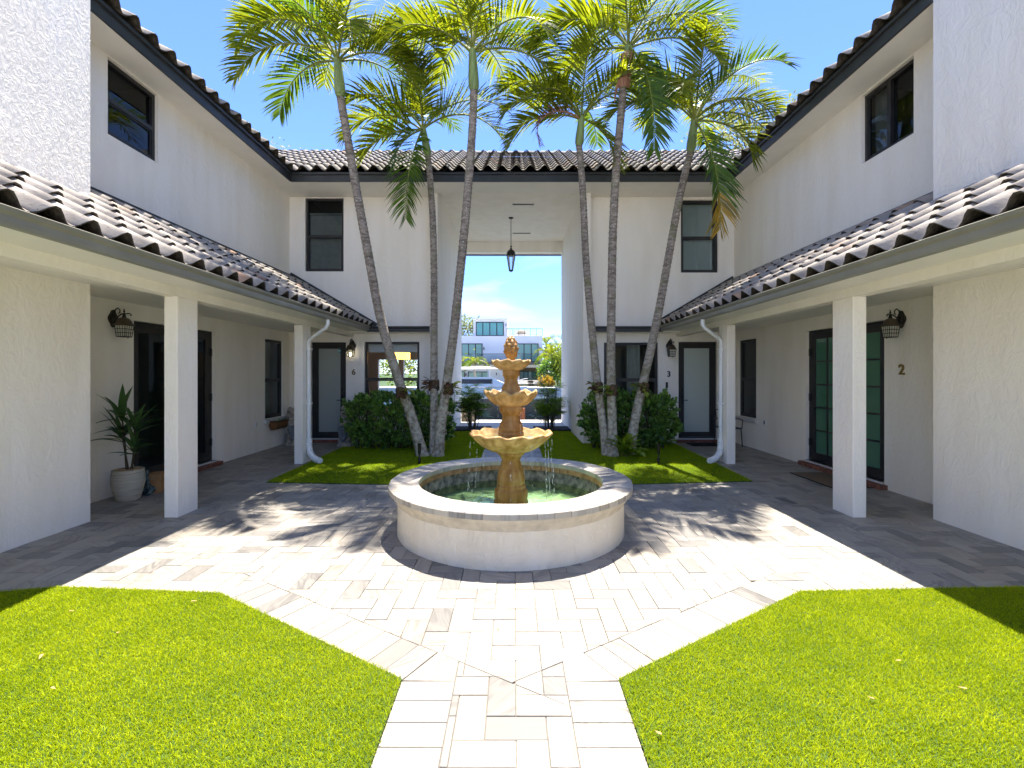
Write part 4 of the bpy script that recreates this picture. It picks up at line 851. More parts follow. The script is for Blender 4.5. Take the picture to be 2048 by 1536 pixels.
def roof(origin, along, up, ncol, nrow, label, single, decks, cut=None):
    """origin: eave corner; along: unit along the eave; up: unit up-slope; single(c, r) -> tile is an object of its own"""
    origin, along, up = Vector(origin), Vector(along), Vector(up); nz = along.cross(up)
    deck = MB()
    for q in decks: deck.quad(*q)
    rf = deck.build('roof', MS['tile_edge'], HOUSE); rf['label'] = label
    bulk = MB(); singles = []
    for r in range(nrow):
        for c in range(ncol):
            pos = origin + along * (c + 0.5) * TW + up * (r * TE)
            if cut and cut(pos + up * TE * 0.5): continue
            j = random.uniform(-0.012, 0.012); rot = random.uniform(-0.012, 0.012); lift = random.uniform(0, 0.006)
            a2 = (along + up * rot).normalized(); u2 = (up - along * rot).normalized()
            mat = Matrix((a2, u2, nz)).transposed()
            pp = pos + up * j + nz * lift
            if single(c, r): singles.append((pp, mat))
            else:
                vs = [pp + mat @ Vector(v) for v in tv]; tn = random.random(); k = len(bulk.v); bulk.v.extend([tuple(v) for v in vs])
                for f in tf: bulk.f.append([i + k for i in f]); bulk.m.append(0); bulk.sm.append(True); bulk.t.append(tn)
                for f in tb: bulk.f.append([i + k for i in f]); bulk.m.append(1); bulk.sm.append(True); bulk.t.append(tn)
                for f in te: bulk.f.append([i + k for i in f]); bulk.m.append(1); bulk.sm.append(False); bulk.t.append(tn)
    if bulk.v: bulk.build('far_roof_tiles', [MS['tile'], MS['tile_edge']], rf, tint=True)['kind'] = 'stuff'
    W = wl(rf)
    for pp, mat in singles:
        o = bpy.data.objects.new('roof_tile', TILE_ME); COL.objects.link(o); o.parent = rf; o.matrix_basis = Matrix.Translation(pp - W) @ mat.to_4x4()
    return rf
cs = 1 / math.sqrt(1 + PITCH ** 2); sn = PITCH * cs
# lower left: along -Y so that (along x up) points out of the roof
ZE = 2.918
def cutL(p): return (p.y < TLY + 0.12 and p.x < TL - 0.02) or p.x < XL + 0.03 or p.y > YB - 0.06
def cutR(p): return (p.y < TRY + 0.12 and p.x > TR + 0.02) or p.x > XR - 0.03 or p.y > YB - 0.06
nL = 42
DKL = [((GL - 0.05, -4, ZE - 0.05), (GL - 0.05, YB - 0.003, ZE - 0.05), (XL - 0.3, YB - 0.003, ZE - 0.05 + PITCH * (GL - 0.05 - XL + 0.3)), (XL - 0.3, -4, ZE - 0.05 + PITCH * (GL - 0.05 - XL + 0.3)))]
DKR = [((GR + 0.05, -4, ZE - 0.05), (XR + 0.3, -4, ZE - 0.05 + PITCH * (XR + 0.3 - GR - 0.05)), (XR + 0.3, YB - 0.003, ZE - 0.05 + PITCH * (XR + 0.3 - GR - 0.05)), (GR + 0.05, YB - 0.003, ZE - 0.05))]
roof((GL - 0.085, YB + 0.02 - nL * TW, ZE), (0, 1, 0), (-cs, 0, sn), nL, 7, 'lower left tile roof over the portico', lambda c, r: (nL - c) * TW < 8.8 and nL - c >= 5 and r < 4, DKL, cut=cutL)
roof((GR + 0.085, YB + 0.02, ZE), (0, -1, 0), (cs, 0, sn), nL, 7, 'lower right tile roof over the portico', lambda c, r: c * TW < 8.8 and c >= 5 and r < 4, DKR, cut=cutR)
# upper roofs
ZU = ZS + 0.185; NB = 58
e = 3.75; zr = ZU - 0.05 + PITCH * e
DKB = [((FL - e, FB + e, zr), (FR + e, FB + e, zr), (FR, FB, ZU - 0.05), (FL, FB, ZU - 0.05)), ((FL - e, FB + e, zr), (FR + e, FB + e, zr), (FR + e, FB + 2 * e, ZU), (FL - e, FB + 2 * e, ZU))]
DUL = [((FL, TLY, ZU - 0.05), (FL, FB, ZU - 0.05), (FL - e, FB + e, zr), (FL - e, TLY, zr)), ((FL - e, TLY, zr), (FL - e, FB + e, zr), (FL - 2 * e, FB + e, ZU), (FL - 2 * e, TLY, ZU))]
DUR = [((FR, TRY, ZU - 0.05), (FR, FB, ZU - 0.05), (FR + e, FB + e, zr), (FR + e, TRY, zr)), ((FR + e, TRY, zr), (FR + e, FB + e, zr), (FR + 2 * e, FB + e, ZU), (FR + 2 * e, TRY, ZU))]
def cutB(p): return abs(p.x + 0.085) > 5.10 + (p.y - FB) * 1.0
RB = roof((-9.57 - 0.085, FB - 0.07, ZU), (1, 0, 0), (0, cs, sn), NB, 12, 'upper back tile roof over the passage', lambda c, r: r == 0 or (r == 1 and 14 <= c <= 44), DKB, cut=cutB)
def cutUL(p): return p.y < TLY + 0.1 or p.y > FB + (FL - p.x) * 1.0
def cutUR(p): return p.y < TRY + 0.1 or p.y > FB + (p.x - FR) * 1.0
roof((FL + 0.07, 14.6 - 28 * TW, ZU), (0, 1, 0), (-cs, 0, sn), 28, 11, 'upper left tile roof', lambda c, r: r == 0, DUL, cut=cutUL)
roof((FR - 0.07, 14.6, ZU), (0, -1, 0), (cs, 0, sn), 28, 11, 'upper right tile roof', lambda c, r: r == 0, DUR, cut=cutUR)
# ridge caps along the back roof
for k in range(44):
    m = MB(); x = -9.0 + k * 0.41; prof = [(0.13 * math.cos(a), 0.10 * math.sin(a)) for a in np.linspace(0, math.pi, 8)]
    vs = [(xx, FB + e + p[0] * sc_, zr + 0.06 + p[1] * sc_ + dz) for xx, sc_, dz in ((x, 1.0, 0.02), (x + 0.45, 0.9, 0.0)) for p in prof]
    m.add(vs, [(i, i + 1, 9 + i, 8 + i) for i in range(7)], smooth=True); m.add(vs[:8], [tuple(range(8))])
    m.build('ridge_tile', MS['tile'], RB)
# flashing strips where the lower roofs meet the walls
for s, gx, wx in ((-1, GL, XL), (1, GR, XR)):
    zt = ZE + PITCH * abs(wx - gx)
    m = MB(); ty = TLY if s < 0 else TRY
    m.box(min(wx - s * 0.002, wx - s * 0.03), max(wx - s * 0.002, wx - s * 0.03), ty, YB - 0.035, zt - 0.06, zt + 0.07)
    m.build('flashing', MS['fascia'], HOUSE)
    m = MB(); up = Vector((s * cs, 0, sn)); nz = Vector((-s * sn, 0, cs)); L_ = abs(wx - gx) / cs
    m.obox(Vector((gx, YB - 0.02, ZE)) + up * (L_ / 2) + nz * 0.075, up, nz, (0, 1, 0), L_ / 2 + 0.02, 0.055, 0.018); m.build('flashing', MS['fascia'], HOUSE)
# electrical boxes and doorbell
for x, n, y, z, lab in ((XL, 1, 10.1, 0.62, 'outlet'), (XR, -1, 10.2, 0.66, 'outlet')):
    m = MB(); m.box(min(x, x + n * 0.02), max(x, x + n * 0.02), y - 0.04, y + 0.04, z - 0.06, z + 0.06); o = m.build('outlet', MS['outlet'], HOUSE); bevel(o, 0.004)
    m = MB(); m.box(min(x + n * 0.02, x + n * 0.028), max(x + n * 0.02, x + n * 0.028), y - 0.018, y + 0.018, z - 0.035, z + 0.035); m.build('outlet_cover', MS['black'] if n < 0 else MS['sill'], o)
m = MB(); m.box(3.86, 3.915, YB - 0.025, YB - 0.001, 1.38, 1.53); bevel(m.build('doorbell', MS['black'], HOUSE), 0.005)

# ------------------------------------------------------------------ fountain
FT = thing('fountain', 'three tiered golden stone fountain in a round white basin with marble rim', 'fountain', FC)
def fl(mb, name, mats, parent=None, tint=False):       # fountain-local mesh
    o = bpy.data.objects.new(name, mb.mesh(name, mats, tint=tint)); COL.objects.link(o); o.parent = parent or FT; return o
m = MB(); m.lathe([(1.285, -0.01), (1.283, 0.10), (1.28, 0.35)], 96); fl(m, 'basin_wall', MS['basin'])
m = MB(); m.lathe([(1.281, 0.345), (1.292, 0.36), (1.30, 0.39), (1.325, 0.42), (1.348, 0.445), (1.352, 0.478)], 96, fn=lambda r, z, a, i: (r + 0.004 * math.sin(a * 23) * math.sin(a * 7), z)); fl(m, 'basin_moulding', MS['mortar'])
NST = 54
for k in range(NST):
    a0, a1 = 2 * math.pi * k / NST + 0.0012, 2 * math.pi * (k + 1) / NST - 0.0012
    jr = random.uniform(-0.004, 0.004); jz = random.uniform(-0.0015, 0.0015)
    ro, ri, z0, z1 = 1.375 + jr, 1.05, 0.475, 0.530 + jz; vs = []
    am = (a0 + a1) / 2
    for z, q in ((z0, 0), (z1 - 0.006, 0), (z1, 0.005)):
        for (r_, a_) in ((ri + q, a0), (ro - q, a0), (ro - q + 0.002, am), (ro - q, a1), (ri + q, a1), (ri + q, am)): vs.append((r_ * math.cos(a_), r_ * math.sin(a_), z))
    fs = [tuple(range(5, -1, -1)), tuple(range(12, 18))] + [(j * 6 + i, j * 6 + (i + 1) % 6, (j + 1) * 6 + (i + 1) % 6, (j + 1) * 6 + i) for j in range(2) for i in range(6)]
    uv = [((v[0] * math.cos(am) + v[1] * math.sin(am)), (-v[0] * math.sin(am) + v[1] * math.cos(am))) for v in vs]
    o = bpy.data.objects.new('coping_stone', uvmesh('coping_stone', vs, fs, uv, MS['marble_rim'])); COL.objects.link(o); o.parent = FT
for k in range(48):
    a0, a1 = 2 * math.pi * k / 48 + 0.004, 2 * math.pi * (k + 1) / 48 - 0.004; vs = []
    for z in (0.408, 0.474):
        for r_, a_ in ((1.062 + random.uniform(-.003, .003), a0), (1.062, a1), (1.14, a1), (1.14, a0)): vs.append((r_ * math.cos(a_), r_ * math.sin(a_), z))
    m = MB(); m.add(vs, [(0, 3, 2, 1), (4, 5, 6, 7), (0, 1, 5, 4), (1, 2, 6, 5), (2, 3, 7, 6), (3, 0, 4, 7)]); fl(m, 'brick', MS['terracotta'])
m = MB(); m.lathe([(1.11, 0.407), (1.075, 0.405), (1.073, 0.06)], 96); fl(m, 'basin_lining', MS['basin_in'])
m = MB(); m.lathe([(1.09, 0.17), (0.001, 0.17)], 64); fl(m, 'basin_floor', MS['basin_floor'])
m = MB(); nn = 40
m.lathe([(1.074 * (1 - i / nn), 0.262) for i in range(nn)], 72, fn=lambda r, z, a, i: (max(r, 0.001), z + 0.0022 * math.sin(r * 60) * math.exp(-abs(r - 0.5) * 3))); fl(m, 'water_surface', MS['basin_water'])
# pedestals
m = MB(); m.lathe([(0.20, 0.06), (0.20, 0.28)], 8, smooth=False); m.lathe([(0.20, 0.28), (0.0, 0.283)], 8, smooth=False); fl(m, 'plinth', MS['limestone'])
def ped(prof, flute, name='pedestal', n=64, amp=0.03):
    m = MB(); zs = [p[1] for p in prof]; z0, z1 = min(zs), max(zs)
    def fn(r, z, a, i):
        t = (z - z0) / (z1 - z0); w = math.sin(math.pi * min(max(t, 0), 1)) ** 2
        return r * (1 + amp * w * (abs(math.cos(a * flute / 2)) - 0.5)), z
    # smooth profile
    pr = []
    for i in range(len(prof) - 1):
        for k in range(5): t = k / 5; t2 = t * t * (3 - 2 * t); pr.append((prof[i][0] + (prof[i + 1][0] - prof[i][0]) * t2, prof[i][1] + (prof[i + 1][1] - prof[i][1]) * t))
    pr.append(prof[-1]); m.lathe(pr, n, fn=fn); fl(m, name, MS['limestone'])
ped([(0.188, 0.281), (0.196, 0.33), (0.19, 0.40), (0.165, 0.43), (0.168, 0.455), (0.155, 0.47), (0.163, 0.52), (0.150, 0.60), (0.120, 0.68), (0.108, 0.745), (0.125, 0.79), (0.155, 0.815), (0.165, 0.83), (0.162, 0.855)], 8)
ped([(0.15, 1.00), (0.150, 1.06), (0.138, 1.075), (0.142, 1.10), (0.128, 1.16), (0.102, 1.22), (0.098, 1.26), (0.115, 1.29), (0.132, 1.31), (0.138, 1.33), (0.136, 1.375)], 8)
ped([(0.125, 1.48), (0.122, 1.525), (0.113, 1.55), (0.10, 1.60), (0.078, 1.645), (0.074, 1.68), (0.085, 1.71), (0.098, 1.73), (0.10, 1.79)], 8)
def bowl(zb, zt, rb, rt, lobes, dip, wave, name='bowl', phase=0.0):
    H = zt - zb; outer = []; 
    for k in range(11):
        t = k / 10; outer.append((rb + (rt - rb) * (t ** 0.72), zb + H * (t ** 1.35)))
    lip = [(rt * 1.03, zt + 0.010), (rt * 1.015, zt + 0.030), (rt * 0.97, zt + 0.036), (rt * 0.93, zt + 0.024)]
    inner = [(rt * q, zt - 0.012 - (H * 0.42) * (1 - ((q - 0.28) / 0.66) ** 2) if q < 0.94 else zt) for q in (0.88, 0.8, 0.7, 0.55, 0.40, 0.28)]
    prof = outer + lip + inner; nO = len(outer)
    def fn(r, z, a, i):
        t = i / (nO - 1) if i < nO else (1.0 if i < nO + 4 else max(0, 1 - (i - nO - 3) / 5))
        c = math.cos(lobes * a + phase); s_ = abs(math.sin(lobes * a / 2 + phase / 2))
        cw = math.cos(lobes * a + phase) + 0.30 * math.cos(2 * lobes * a + 1.3 + 2 * phase) + 0.22 * math.sin(3 * a + lobes); rr = r * (1 - wave * t * t * cw); zz = z - dip * (t ** 2.5) * cw
        if i < nO: rr *= 1 - 0.03 * t * (0.5 + 0.5 * math.cos(2 * lobes * a + phase)) ** 2 
        return rr, zz
    m = MB(); m.lathe(prof, 192, fn=fn); return fl(m, name, MS['bowl'])
bowl(0.845, 1.035, 0.165, 0.470, 12, 0.011, 0.016, phase=0.4); bowl(1.37, 1.505, 0.125, 0.300, 9, 0.020, 0.030, phase=1.2); bowl(1.785, 1.868, 0.085, 0.222, 10, 0.009, 0.025, phase=2.0)
for r_, z in ((0.36, 1.010), (0.23, 1.488), (0.16, 1.858)):
    m = MB(); m.lathe([(r_ * (1 - k / 8), z) for k in range(8)], 40, fn=lambda r, z, a, i: (max(r, .001), z + 0.001 * math.sin(9 * a + r * 80))); fl(m, 'bowl_water', MS['basin_water'])
# pineapple finial
m = MB(); prof = [(0.001, 2.20), (0.022, 2.185), (0.045, 2.16), (0.066, 2.115), (0.080, 2.06), (0.082, 2.02), (0.072, 1.975), (0.055, 1.94), (0.046, 1.915), (0.05, 1.89), (0.062, 1.86)]
pr = []
for i in range(len(prof) - 1):
    for k in range(7): t = k / 7; pr.append((prof[i][0] + (prof[i + 1][0] - prof[i][0]) * t, prof[i][1] + (prof[i + 1][1] - prof[i][1]) * t))
def pf(r, z, a, i):
    if z < 1.94: return r, z
    u = a * 5 / math.pi * 1.0; v = z * 26
    d = abs(math.sin((u + v) * math.pi / 2)) * abs(math.sin((u - v) * math.pi / 2)); return r * (0.86 + 0.28 * d ** 0.6), z
m.lathe(pr, 96, fn=pf); fl(m, 'pineapple_finial', MS['limestone'])
# falling water: strings of drops from the scalloped edges, spouts on the finial
m = MB(); rng = random.Random(3)
def stringy(x, y, z0, z1, n, vx=0.0, vy=0.0, s=1.0):
    for k in range(n):
        t = rng.random() ** 0.8; z = z0 + (z1 - z0) * t; w = (1 - math.sqrt(max(0, 1 - t))) 
        px, py = x + vx * t + rng.uniform(-.006, .006) * (0.3 + t), y + vy * t + rng.uniform(-.006, .006) * (0.3 + t)
        l = rng.uniform(0.006, 0.022) * s; r_ = rng.uniform(0.0018, 0.0036) * s; m.ball((px, py, z), (r_, r_, l), 5, 4)
for a, n in ((-168, 26), (-150, 18), (-128, 12), (-62, 14), (-38, 22), (-30, 46), (-20, 16), (-5, 26), (30, 20), (70, 18), (110, 20), (150, 22), (-90, 6)):
    a = R(a); stringy(0.475 * math.cos(a), 0.475 * math.sin(a), 1.0, 0.265, n, 0.03 * math.cos(a), 0.03 * math.sin(a))
for a, n in ((-118, 9), (-70, 12), (20, 8), (170, 8), (80, 8)):
    a = R(a); stringy(0.30 * math.cos(a), 0.30 * math.sin(a), 1.46, 1.02, n, 0.02 * math.cos(a), 0.02 * math.sin(a), 0.8)
for a, n in ((-115, 10), (-60, 8), (10, 6), (175, 8), (100, 7)):
    a = R(a); stringy(0.22 * math.cos(a), 0.22 * math.sin(a), 1.84, 1.5, n, 0.015 * math.cos(a), 0.015 * math.sin(a), 0.7)
for k in range(60):
    a = rng.uniform(0, 6.28); t = rng.random(); r_ = 0.02 + 0.10 * t; m.ball((r_ * math.cos(a), r_ * math.sin(a), 2.215 + 0.03 * math.sin(t * 3) - 0.33 * t * t), (.0025, .0025, .006), 5, 4)
for k in range(70):
    a = rng.uniform(0, 6.28); r_ = rng.uniform(0.42, 0.62); m.ball((r_ * math.cos(a), r_ * math.sin(a), 0.265 + rng.random() ** 2 * 0.08), 0.0035, 5, 4)
fl(m, 'falling_water', MS['drops'])['kind'] = 'stuff'

# ------------------------------------------------------------------ palms
def frond_geo(m, base, az, el, Ln, droop, nl_=46, leaf=0.55, wid=0.034, twist=0.0, hang=0.6, mi_r=0, mi_l=1, rad=0.022, petiole=0.12, rng=random, power=1.25, tipcol=None):
    """arching feather frond: midrib plus two ranks of drooping leaflets"""
    base = Vector(base); n = 22; pts = [base]; p = base.copy(); h = Vector((math.cos(az), math.sin(az), 0)); dirs = []
    for i in range(n):
        t = (i + 0.5) / n; e = el - droop * (t ** power); a2 = az + twist * t
        d = Vector((math.cos(a2) * math.cos(e), math.sin(a2) * math.cos(e), math.sin(e))); p = p + d * (Ln / n); pts.append(p.copy()); dirs.append(d)
    dirs.append(dirs[-1])
    m.tube(pts, [rad * (1 - 0.82 * i / n) for i in range(n + 1)], 6, mi_r)
    for k in range(nl_):
        t = petiole + (1 - petiole) * (k + 0.5) / nl_; f = t * n; i = min(int(f), n - 1); q = pts[i].lerp(pts[i + 1], f - i); d = dirs[i]
        side0 = d.cross(Z3); side0 = side0.normalized() if side0.length > 0.05 else Vector((-math.sin(az), math.cos(az), 0)); upv = side0.cross(d).normalized()
        env = (0.45 + 0.55 * math.sin(math.pi * min(1, (t - petiole) / (1 - petiole) * 0.82 + 0.14))) if t < 0.9 else 0.62 - (t - 0.9) * 2.2
        for s in (-1, 1):
            l = leaf * env * rng.uniform(0.85, 1.12); vup = rng.uniform(0.1, 0.7)
            ld = (side0 * s * rng.uniform(0.75, 1.0) + d * (0.45 + 0.75 * t) + upv * vup).normalized(); w = wid * rng.uniform(0.75, 1.15) * (0.6 + 0.4 * env)
            a = q.copy(); seg = 4; cur = ld.copy(); vs = []; wv = (d - ld * d.dot(ld)); wv = (wv.normalized() * 0.8 + upv * 0.35 * s).normalized()
            for j in range(seg + 1):
                u = j / seg; ww = w * (0.45, 1.0, 0.9, 0.55, 0.05)[j] / 2
                vs += [a - wv * ww, a + wv * ww]
                cur = (cur + Vector((0, 0, -1)) * hang * (0.10 + 0.30 * u) * rng.uniform(0.7, 1.3)).normalized(); a = a + cur * (l / seg)
            m.add(vs, [(2 * j, 2 * j + 1, 2 * j + 3, 2 * j + 2) for j in range(seg)], tipcol if (tipcol is not None and t > 0.72) else mi_l, False)
def smoothpath(pts, n):
    out = []; N = len(pts)
    for i in range(N - 1):
        p0, p1, p2, p3 = pts[max(i - 1, 0)], pts[i], pts[i + 1], pts[min(i + 2, N - 1)]
        for k in range(n):
            t = k / n; out.append(0.5 * ((2 * p1) + (p2 - p0) * t + (2 * p0 - 5 * p1 + 4 * p2 - p3) * t * t + (3 * p1 - p0 - 3 * p2 + p3) * t ** 3))
    out.append(pts[-1]); return out
def palm(label, pix, shaft, fronds, seed, r0=0.11, r1=0.066, sheath=False):
    """pix: trunk as (photo x, photo y, depth) from the base up; shaft: crownshaft top (x, y, depth)"""
    rng = random.Random(seed); pts = [P(*q) for q in pix]; pts[0].z = -0.02; base = pts[0]
    t = thing('palm_tree', label, 'palm tree', (base.x, base.y, 0), group='palms rising from the turf')
    path = smoothpath(pts, 26); n = len(path); rad = []
    for i in range(n):
        u = i / (n - 1); r = r0 + (r1 - r0) * u ** 0.7 + 0.04 * math.exp(-u * 30); ring = 0.004 if i % 2 else -0.002
        rad.append(r + ring * (0.4 + u) + rng.uniform(-0.002, 0.002))
    m = MB(); m.tube(path, rad, 14); m.build('trunk', MS['trunk'], t)
    top = P(*shaft); a = path[-1]; m = MB(); sp = [a.lerp(top, k / 9) for k in range(10)]
    m.tube(sp, [r1 * (1.05, 1.42, 1.46, 1.42, 1.36, 1.28, 1.20, 1.12, 1.05, 0.98)[k] for k in range(10)], 14); m.build('crownshaft', MS['crownshaft'], t)
    if sheath:
        m = MB(); vs = []; d = (top - a)
        for k in range(7):
            u = -0.02 + 0.82 * k / 6
            for j in range(8): ang = R(-200 + 190 * j / 7); rr = r1 * (1.60 + 0.12 * math.sin(k * 1.3)) * (1 + 0.1 * (j in (0, 7))); vs.append(a + d * u + Vector((math.cos(ang) * rr, math.sin(ang) * rr, 0)))
        m.add(vs, [(k * 8 + j, k * 8 + j + 1, (k + 1) * 8 + j + 1, (k + 1) * 8 + j) for k in range(6) for j in range(7)], smooth=True)
        m.tube([a + Vector((-0.12, -0.05, 0.05)), a + Vector((-0.16, -0.05, -0.15)), a + Vector((-0.17, -0.05, -0.3))], [0.03, 0.02, 0.004], 5); m.build('dry_sheath', MS['sheath'], t)
    for fr_ in fronds:
        az, el, Ln, dr = fr_[:4]; mode = fr_[4] if len(fr_) > 4 else 'n'
        m = MB(); d = Vector((math.cos(R(az)), math.sin(R(az)), 0)); b0 = top + d * 0.03 - Z3 * (0.04 if el < 40 else 0.0)
        mats = [MS['rachis'], MS['palmleaf'], MS['palmyellow']]; kw = {}
        if mode == 'g': mats[1] = MS['palmgreen']
        if mode == 'dead': mats = [MS['sheath'], MS['palmdead'], MS['palmdead']]; kw = dict(leaf=0.34, hang=0.9, wid=0.022)
        if mode == 'y': mats[1] = MS['palmgreen']; kw = dict(tipcol=2)
        frond_geo(m, b0, R(az), R(el), Ln, R(dr), nl_=int(25 * Ln), rng=rng, **{**dict(leaf=0.66, wid=0.038, hang=0.58, twist=R(rng.uniform(-12, 12))), **kw}); m.build('frond', mats, t)
    return t
def crown(rng, n, skip=(), Ln=2.0, extra=()):
    out = []; 
    for k in range(n):
        az = 360 * k / n + rng.uniform(-12, 12); el = rng.choice((72, 58, 46, 34, 62)) + rng.uniform(-6, 6)
        out.append((az, el, Ln * rng.uniform(0.9, 1.12), 88 + (el - 40) * 0.55 + rng.uniform(-10, 22), 'g' if rng.random() < 0.25 else 'n'))
    return out + list(extra)
r5 = random.Random(5)
palm('palm leaning left toward the upper window above door six', [(846, 912, 9.70), (822, 830, 9.66), (797, 760, 9.6), (762, 640, 9.45), (735, 500, 9.25), (713, 380, 9.05), (694, 270, 8.9), (681, 195, 8.8)], (675, 118, 8.75),
     crown(r5, 6, extra=[(178, 38, 2.3, 112), (186, 62, 2.4, 128), (160, 18, 1.9, 92, 'g'), (8, 52, 2.2, 150), (272, 68, 2.1, 96), (300, 30, 1.8, 110), (350, 20, 1.9, 100)], Ln=2.1), 11, 0.118, 0.070)
palm('short upright palm in front of the left edge of the passage', [(868, 906, 9.85), (868, 820, 9.9), (868, 700, 10.0), (868, 560, 10.0), (866, 450, 9.95), (861, 370, 9.85), (856, 312, 9.8)], (846, 256, 9.75),
     crown(r5, 5, extra=[(185, 36, 1.9, 105), (5, 40, 1.9, 96), (200, -30, 1.1, 62, 'g'), (262, -50, 2.4, 42, 'g'), (270, 66, 1.7, 90), (178, 5, 1.5, 70)], Ln=1.8), 12, 0.095, 0.060)
palm('tall palm leaning right before the left passage wall', [(876, 908, 9.65), (882, 850, 9.6), (893, 770, 9.55), (908, 660, 9.4), (923, 520, 9.2), (935, 390, 9.0), (944, 270, 8.85), (948, 182, 8.75)], (945, 100, 8.7),
     crown(r5, 6, extra=[(150, 62, 2.2, 120), (30, 58, 2.2, 116), (352, 10, 2.0, 82), (262, 78, 2.2, 90), (205, 30, 1.9, 100), (325, 34, 1.9, 104), (95, 80, 2.0, 80)], Ln=2.0), 13, 0.115, 0.070)
palm('slim palm with a dead brown frond beside the right passage wall', [(1214, 910, 9.75), (1205, 840, 9.75), (1194, 760, 9.75), (1182, 640, 9.7), (1172, 520, 9.65), (1167, 410, 9.6), (1162, 330, 9.55), (1158, 292, 9.5)], (1163, 234, 9.45),
     crown(r5, 6, extra=[(192, 28, 1.5, 150, 'dead'), (182, 46, 1.9, 112), (178, 20, 1.8, 96), (2, 55, 1.9, 105), (330, -35, 1.3, 50), (268, 70, 1.8, 84)], Ln=1.85), 14, 0.095, 0.062)
palm('tall palm with a peeling brown sheath below its crown', [(1226, 914, 9.65), (1224, 830, 9.6), (1222, 740, 9.55), (1223, 600, 9.4), (1226, 460, 9.2), (1233, 330, 9.0), (1241, 240, 8.85), (1246, 178, 8.8)], (1257, 92, 8.7),
     crown(r5, 6, extra=[(175, 62, 2.2, 132), (0, 40, 2.3, 120), (10, 64, 2.3, 118), (283, -48, 2.7, 44, 'g'), (262, 74, 2.2, 88), (160, 20, 1.9, 92), (340, 10, 1.9, 80)], Ln=2.05), 15, 0.105, 0.068, sheath=True)
palm('palm leaning right across the shuttered upper window', [(1258, 892, 9.9), (1272, 830, 9.85), (1289, 755, 9.8), (1314, 640, 9.65), (1336, 520, 9.5), (1356, 410, 9.35), (1372, 340, 9.25), (1381, 304, 9.2)], (1389, 238, 9.1),
     crown(r5, 6, extra=[(2, 48, 2.1, 112), (8, 30, 2.2, 96), (15, 70, 2.3, 84), (285, -58, 2.5, 36, 'y'), (170, 52, 1.9, 100), (262, 66, 2.0, 92), (340, -8, 1.5, 80)], Ln=1.95), 16, 0.11, 0.064)

# ------------------------------------------------------------------ shrubs and small plants
def leaf_template(n=8, fold=0.12):
    """obovate leaf along +x, length 1, width about 0.55"""
    pts = [(0, 0, 0), (0.28, 0.13, 0.02), (0.58, 0.25, 0.04), (0.84, 0.24, 0.03), (1.0, 0.0, -0.02), (0.84, -0.24, 0.03), (0.58, -0.25, 0.04), (0.28, -0.13, 0.02), (0.55, 0, -0.02)]
    return np.array(pts), [(0, 8, 2, 1), (8, 4, 3, 2), (8, 6, 5, 4), (0, 7, 6, 8)]
LT, LF = leaf_template()
def scatter_leaves(pos, nrm, size, rng, mb, mi=0, droop=0.15):
    for p, nn_ in zip(pos, nrm):
        nn_ = Vector(nn_); d = (nn_ + Vector((rng.uniform(-.8, .8), rng.uniform(-.8, .8), rng.uniform(-.6, .9)))).normalized(); u = Vector((rng.uniform(-1, 1), rng.uniform(-1, 1), rng.uniform(0.2, 1.2)))
        s_ = d.cross(u).normalized(); w = s_.cross(d); sz = size * rng.uniform(0.7, 1.25); p = Vector(p)
        mb.add([p + d * (v[0] * sz) + s_ * (v[1] * sz) + w * (v[2] * sz) for v in LT], LF, mi, True)
def shrub(label, x0, x1, y0, y1, h, n, seed, size=0.095):
    rng = random.Random(seed); cx, cy = (x0 + x1) / 2, (y0 + y1) / 2; t = thing('clusia_shrub', label, 'shrub', (cx, cy, 0), group='clipped shrubs under the front windows')
    st = MB(); fo = MB(); tips = []
    for k in range(46):
        bx, by = rng.uniform(x0 + .25, x1 - .25), rng.uniform(cy - .15, cy + .15); tx = bx + rng.uniform(-.35, .35); ty = rng.uniform(y0 + .05, y1 - .05); tz = h * rng.uniform(0.55, 1.0)
        mid = Vector(((bx + tx) / 2, (by + ty) / 2, tz * 0.5)); st.tube([(bx, by, 0), mid, (tx, ty, tz)], [0.012, 0.009, 0.005], 5)
    st.build('stem', MS['stem'], t)
    pos, nrm = [], []
    while len(pos) < n:
        u, v, w = rng.uniform(-1, 1), rng.uniform(-1, 1), rng.uniform(-1, 1)
        rr = (abs(u) ** 3.2 + abs(v) ** 2.6 + abs(w) ** 3.0)
        lump = 0.92 + 0.42 * math.sin(u * 6 + seed) * math.cos(w * 5 + v * 4 + seed) + 0.2 * math.sin(u * 17 + w * 9)
        if rr > lump or rr < 0.22: continue
        x, y, z = cx + u * (x1 - x0) / 2, cy + v * (y1 - y0) / 2, h * (0.52 + 0.48 * w)
        if z < 0.10: continue
        # rosettes of leaves on a twig end
        for q in range(rng.choice((3, 4, 5, 6))): pos.append((x + rng.uniform(-.02, .02), y + rng.uniform(-.02, .02), z + rng.uniform(-.02, .02))); nrm.append((u * 0.7, v * 0.7 - 0.1, w * 0.5 + 0.35))
    scatter_leaves(pos, nrm, size, rng, fo); fo.build('foliage', MS['clusia'], t)
    return t
shrub('large dark green shrub under the chandelier window', -3.92, -1.42, 10.15, 11.1, 1.28, 5200, 21, 0.115)
shrub('rounded dark green shrub under the dark window beside door three', 1.55, 3.78, 10.2, 11.1, 1.30, 4800, 22, 0.115)

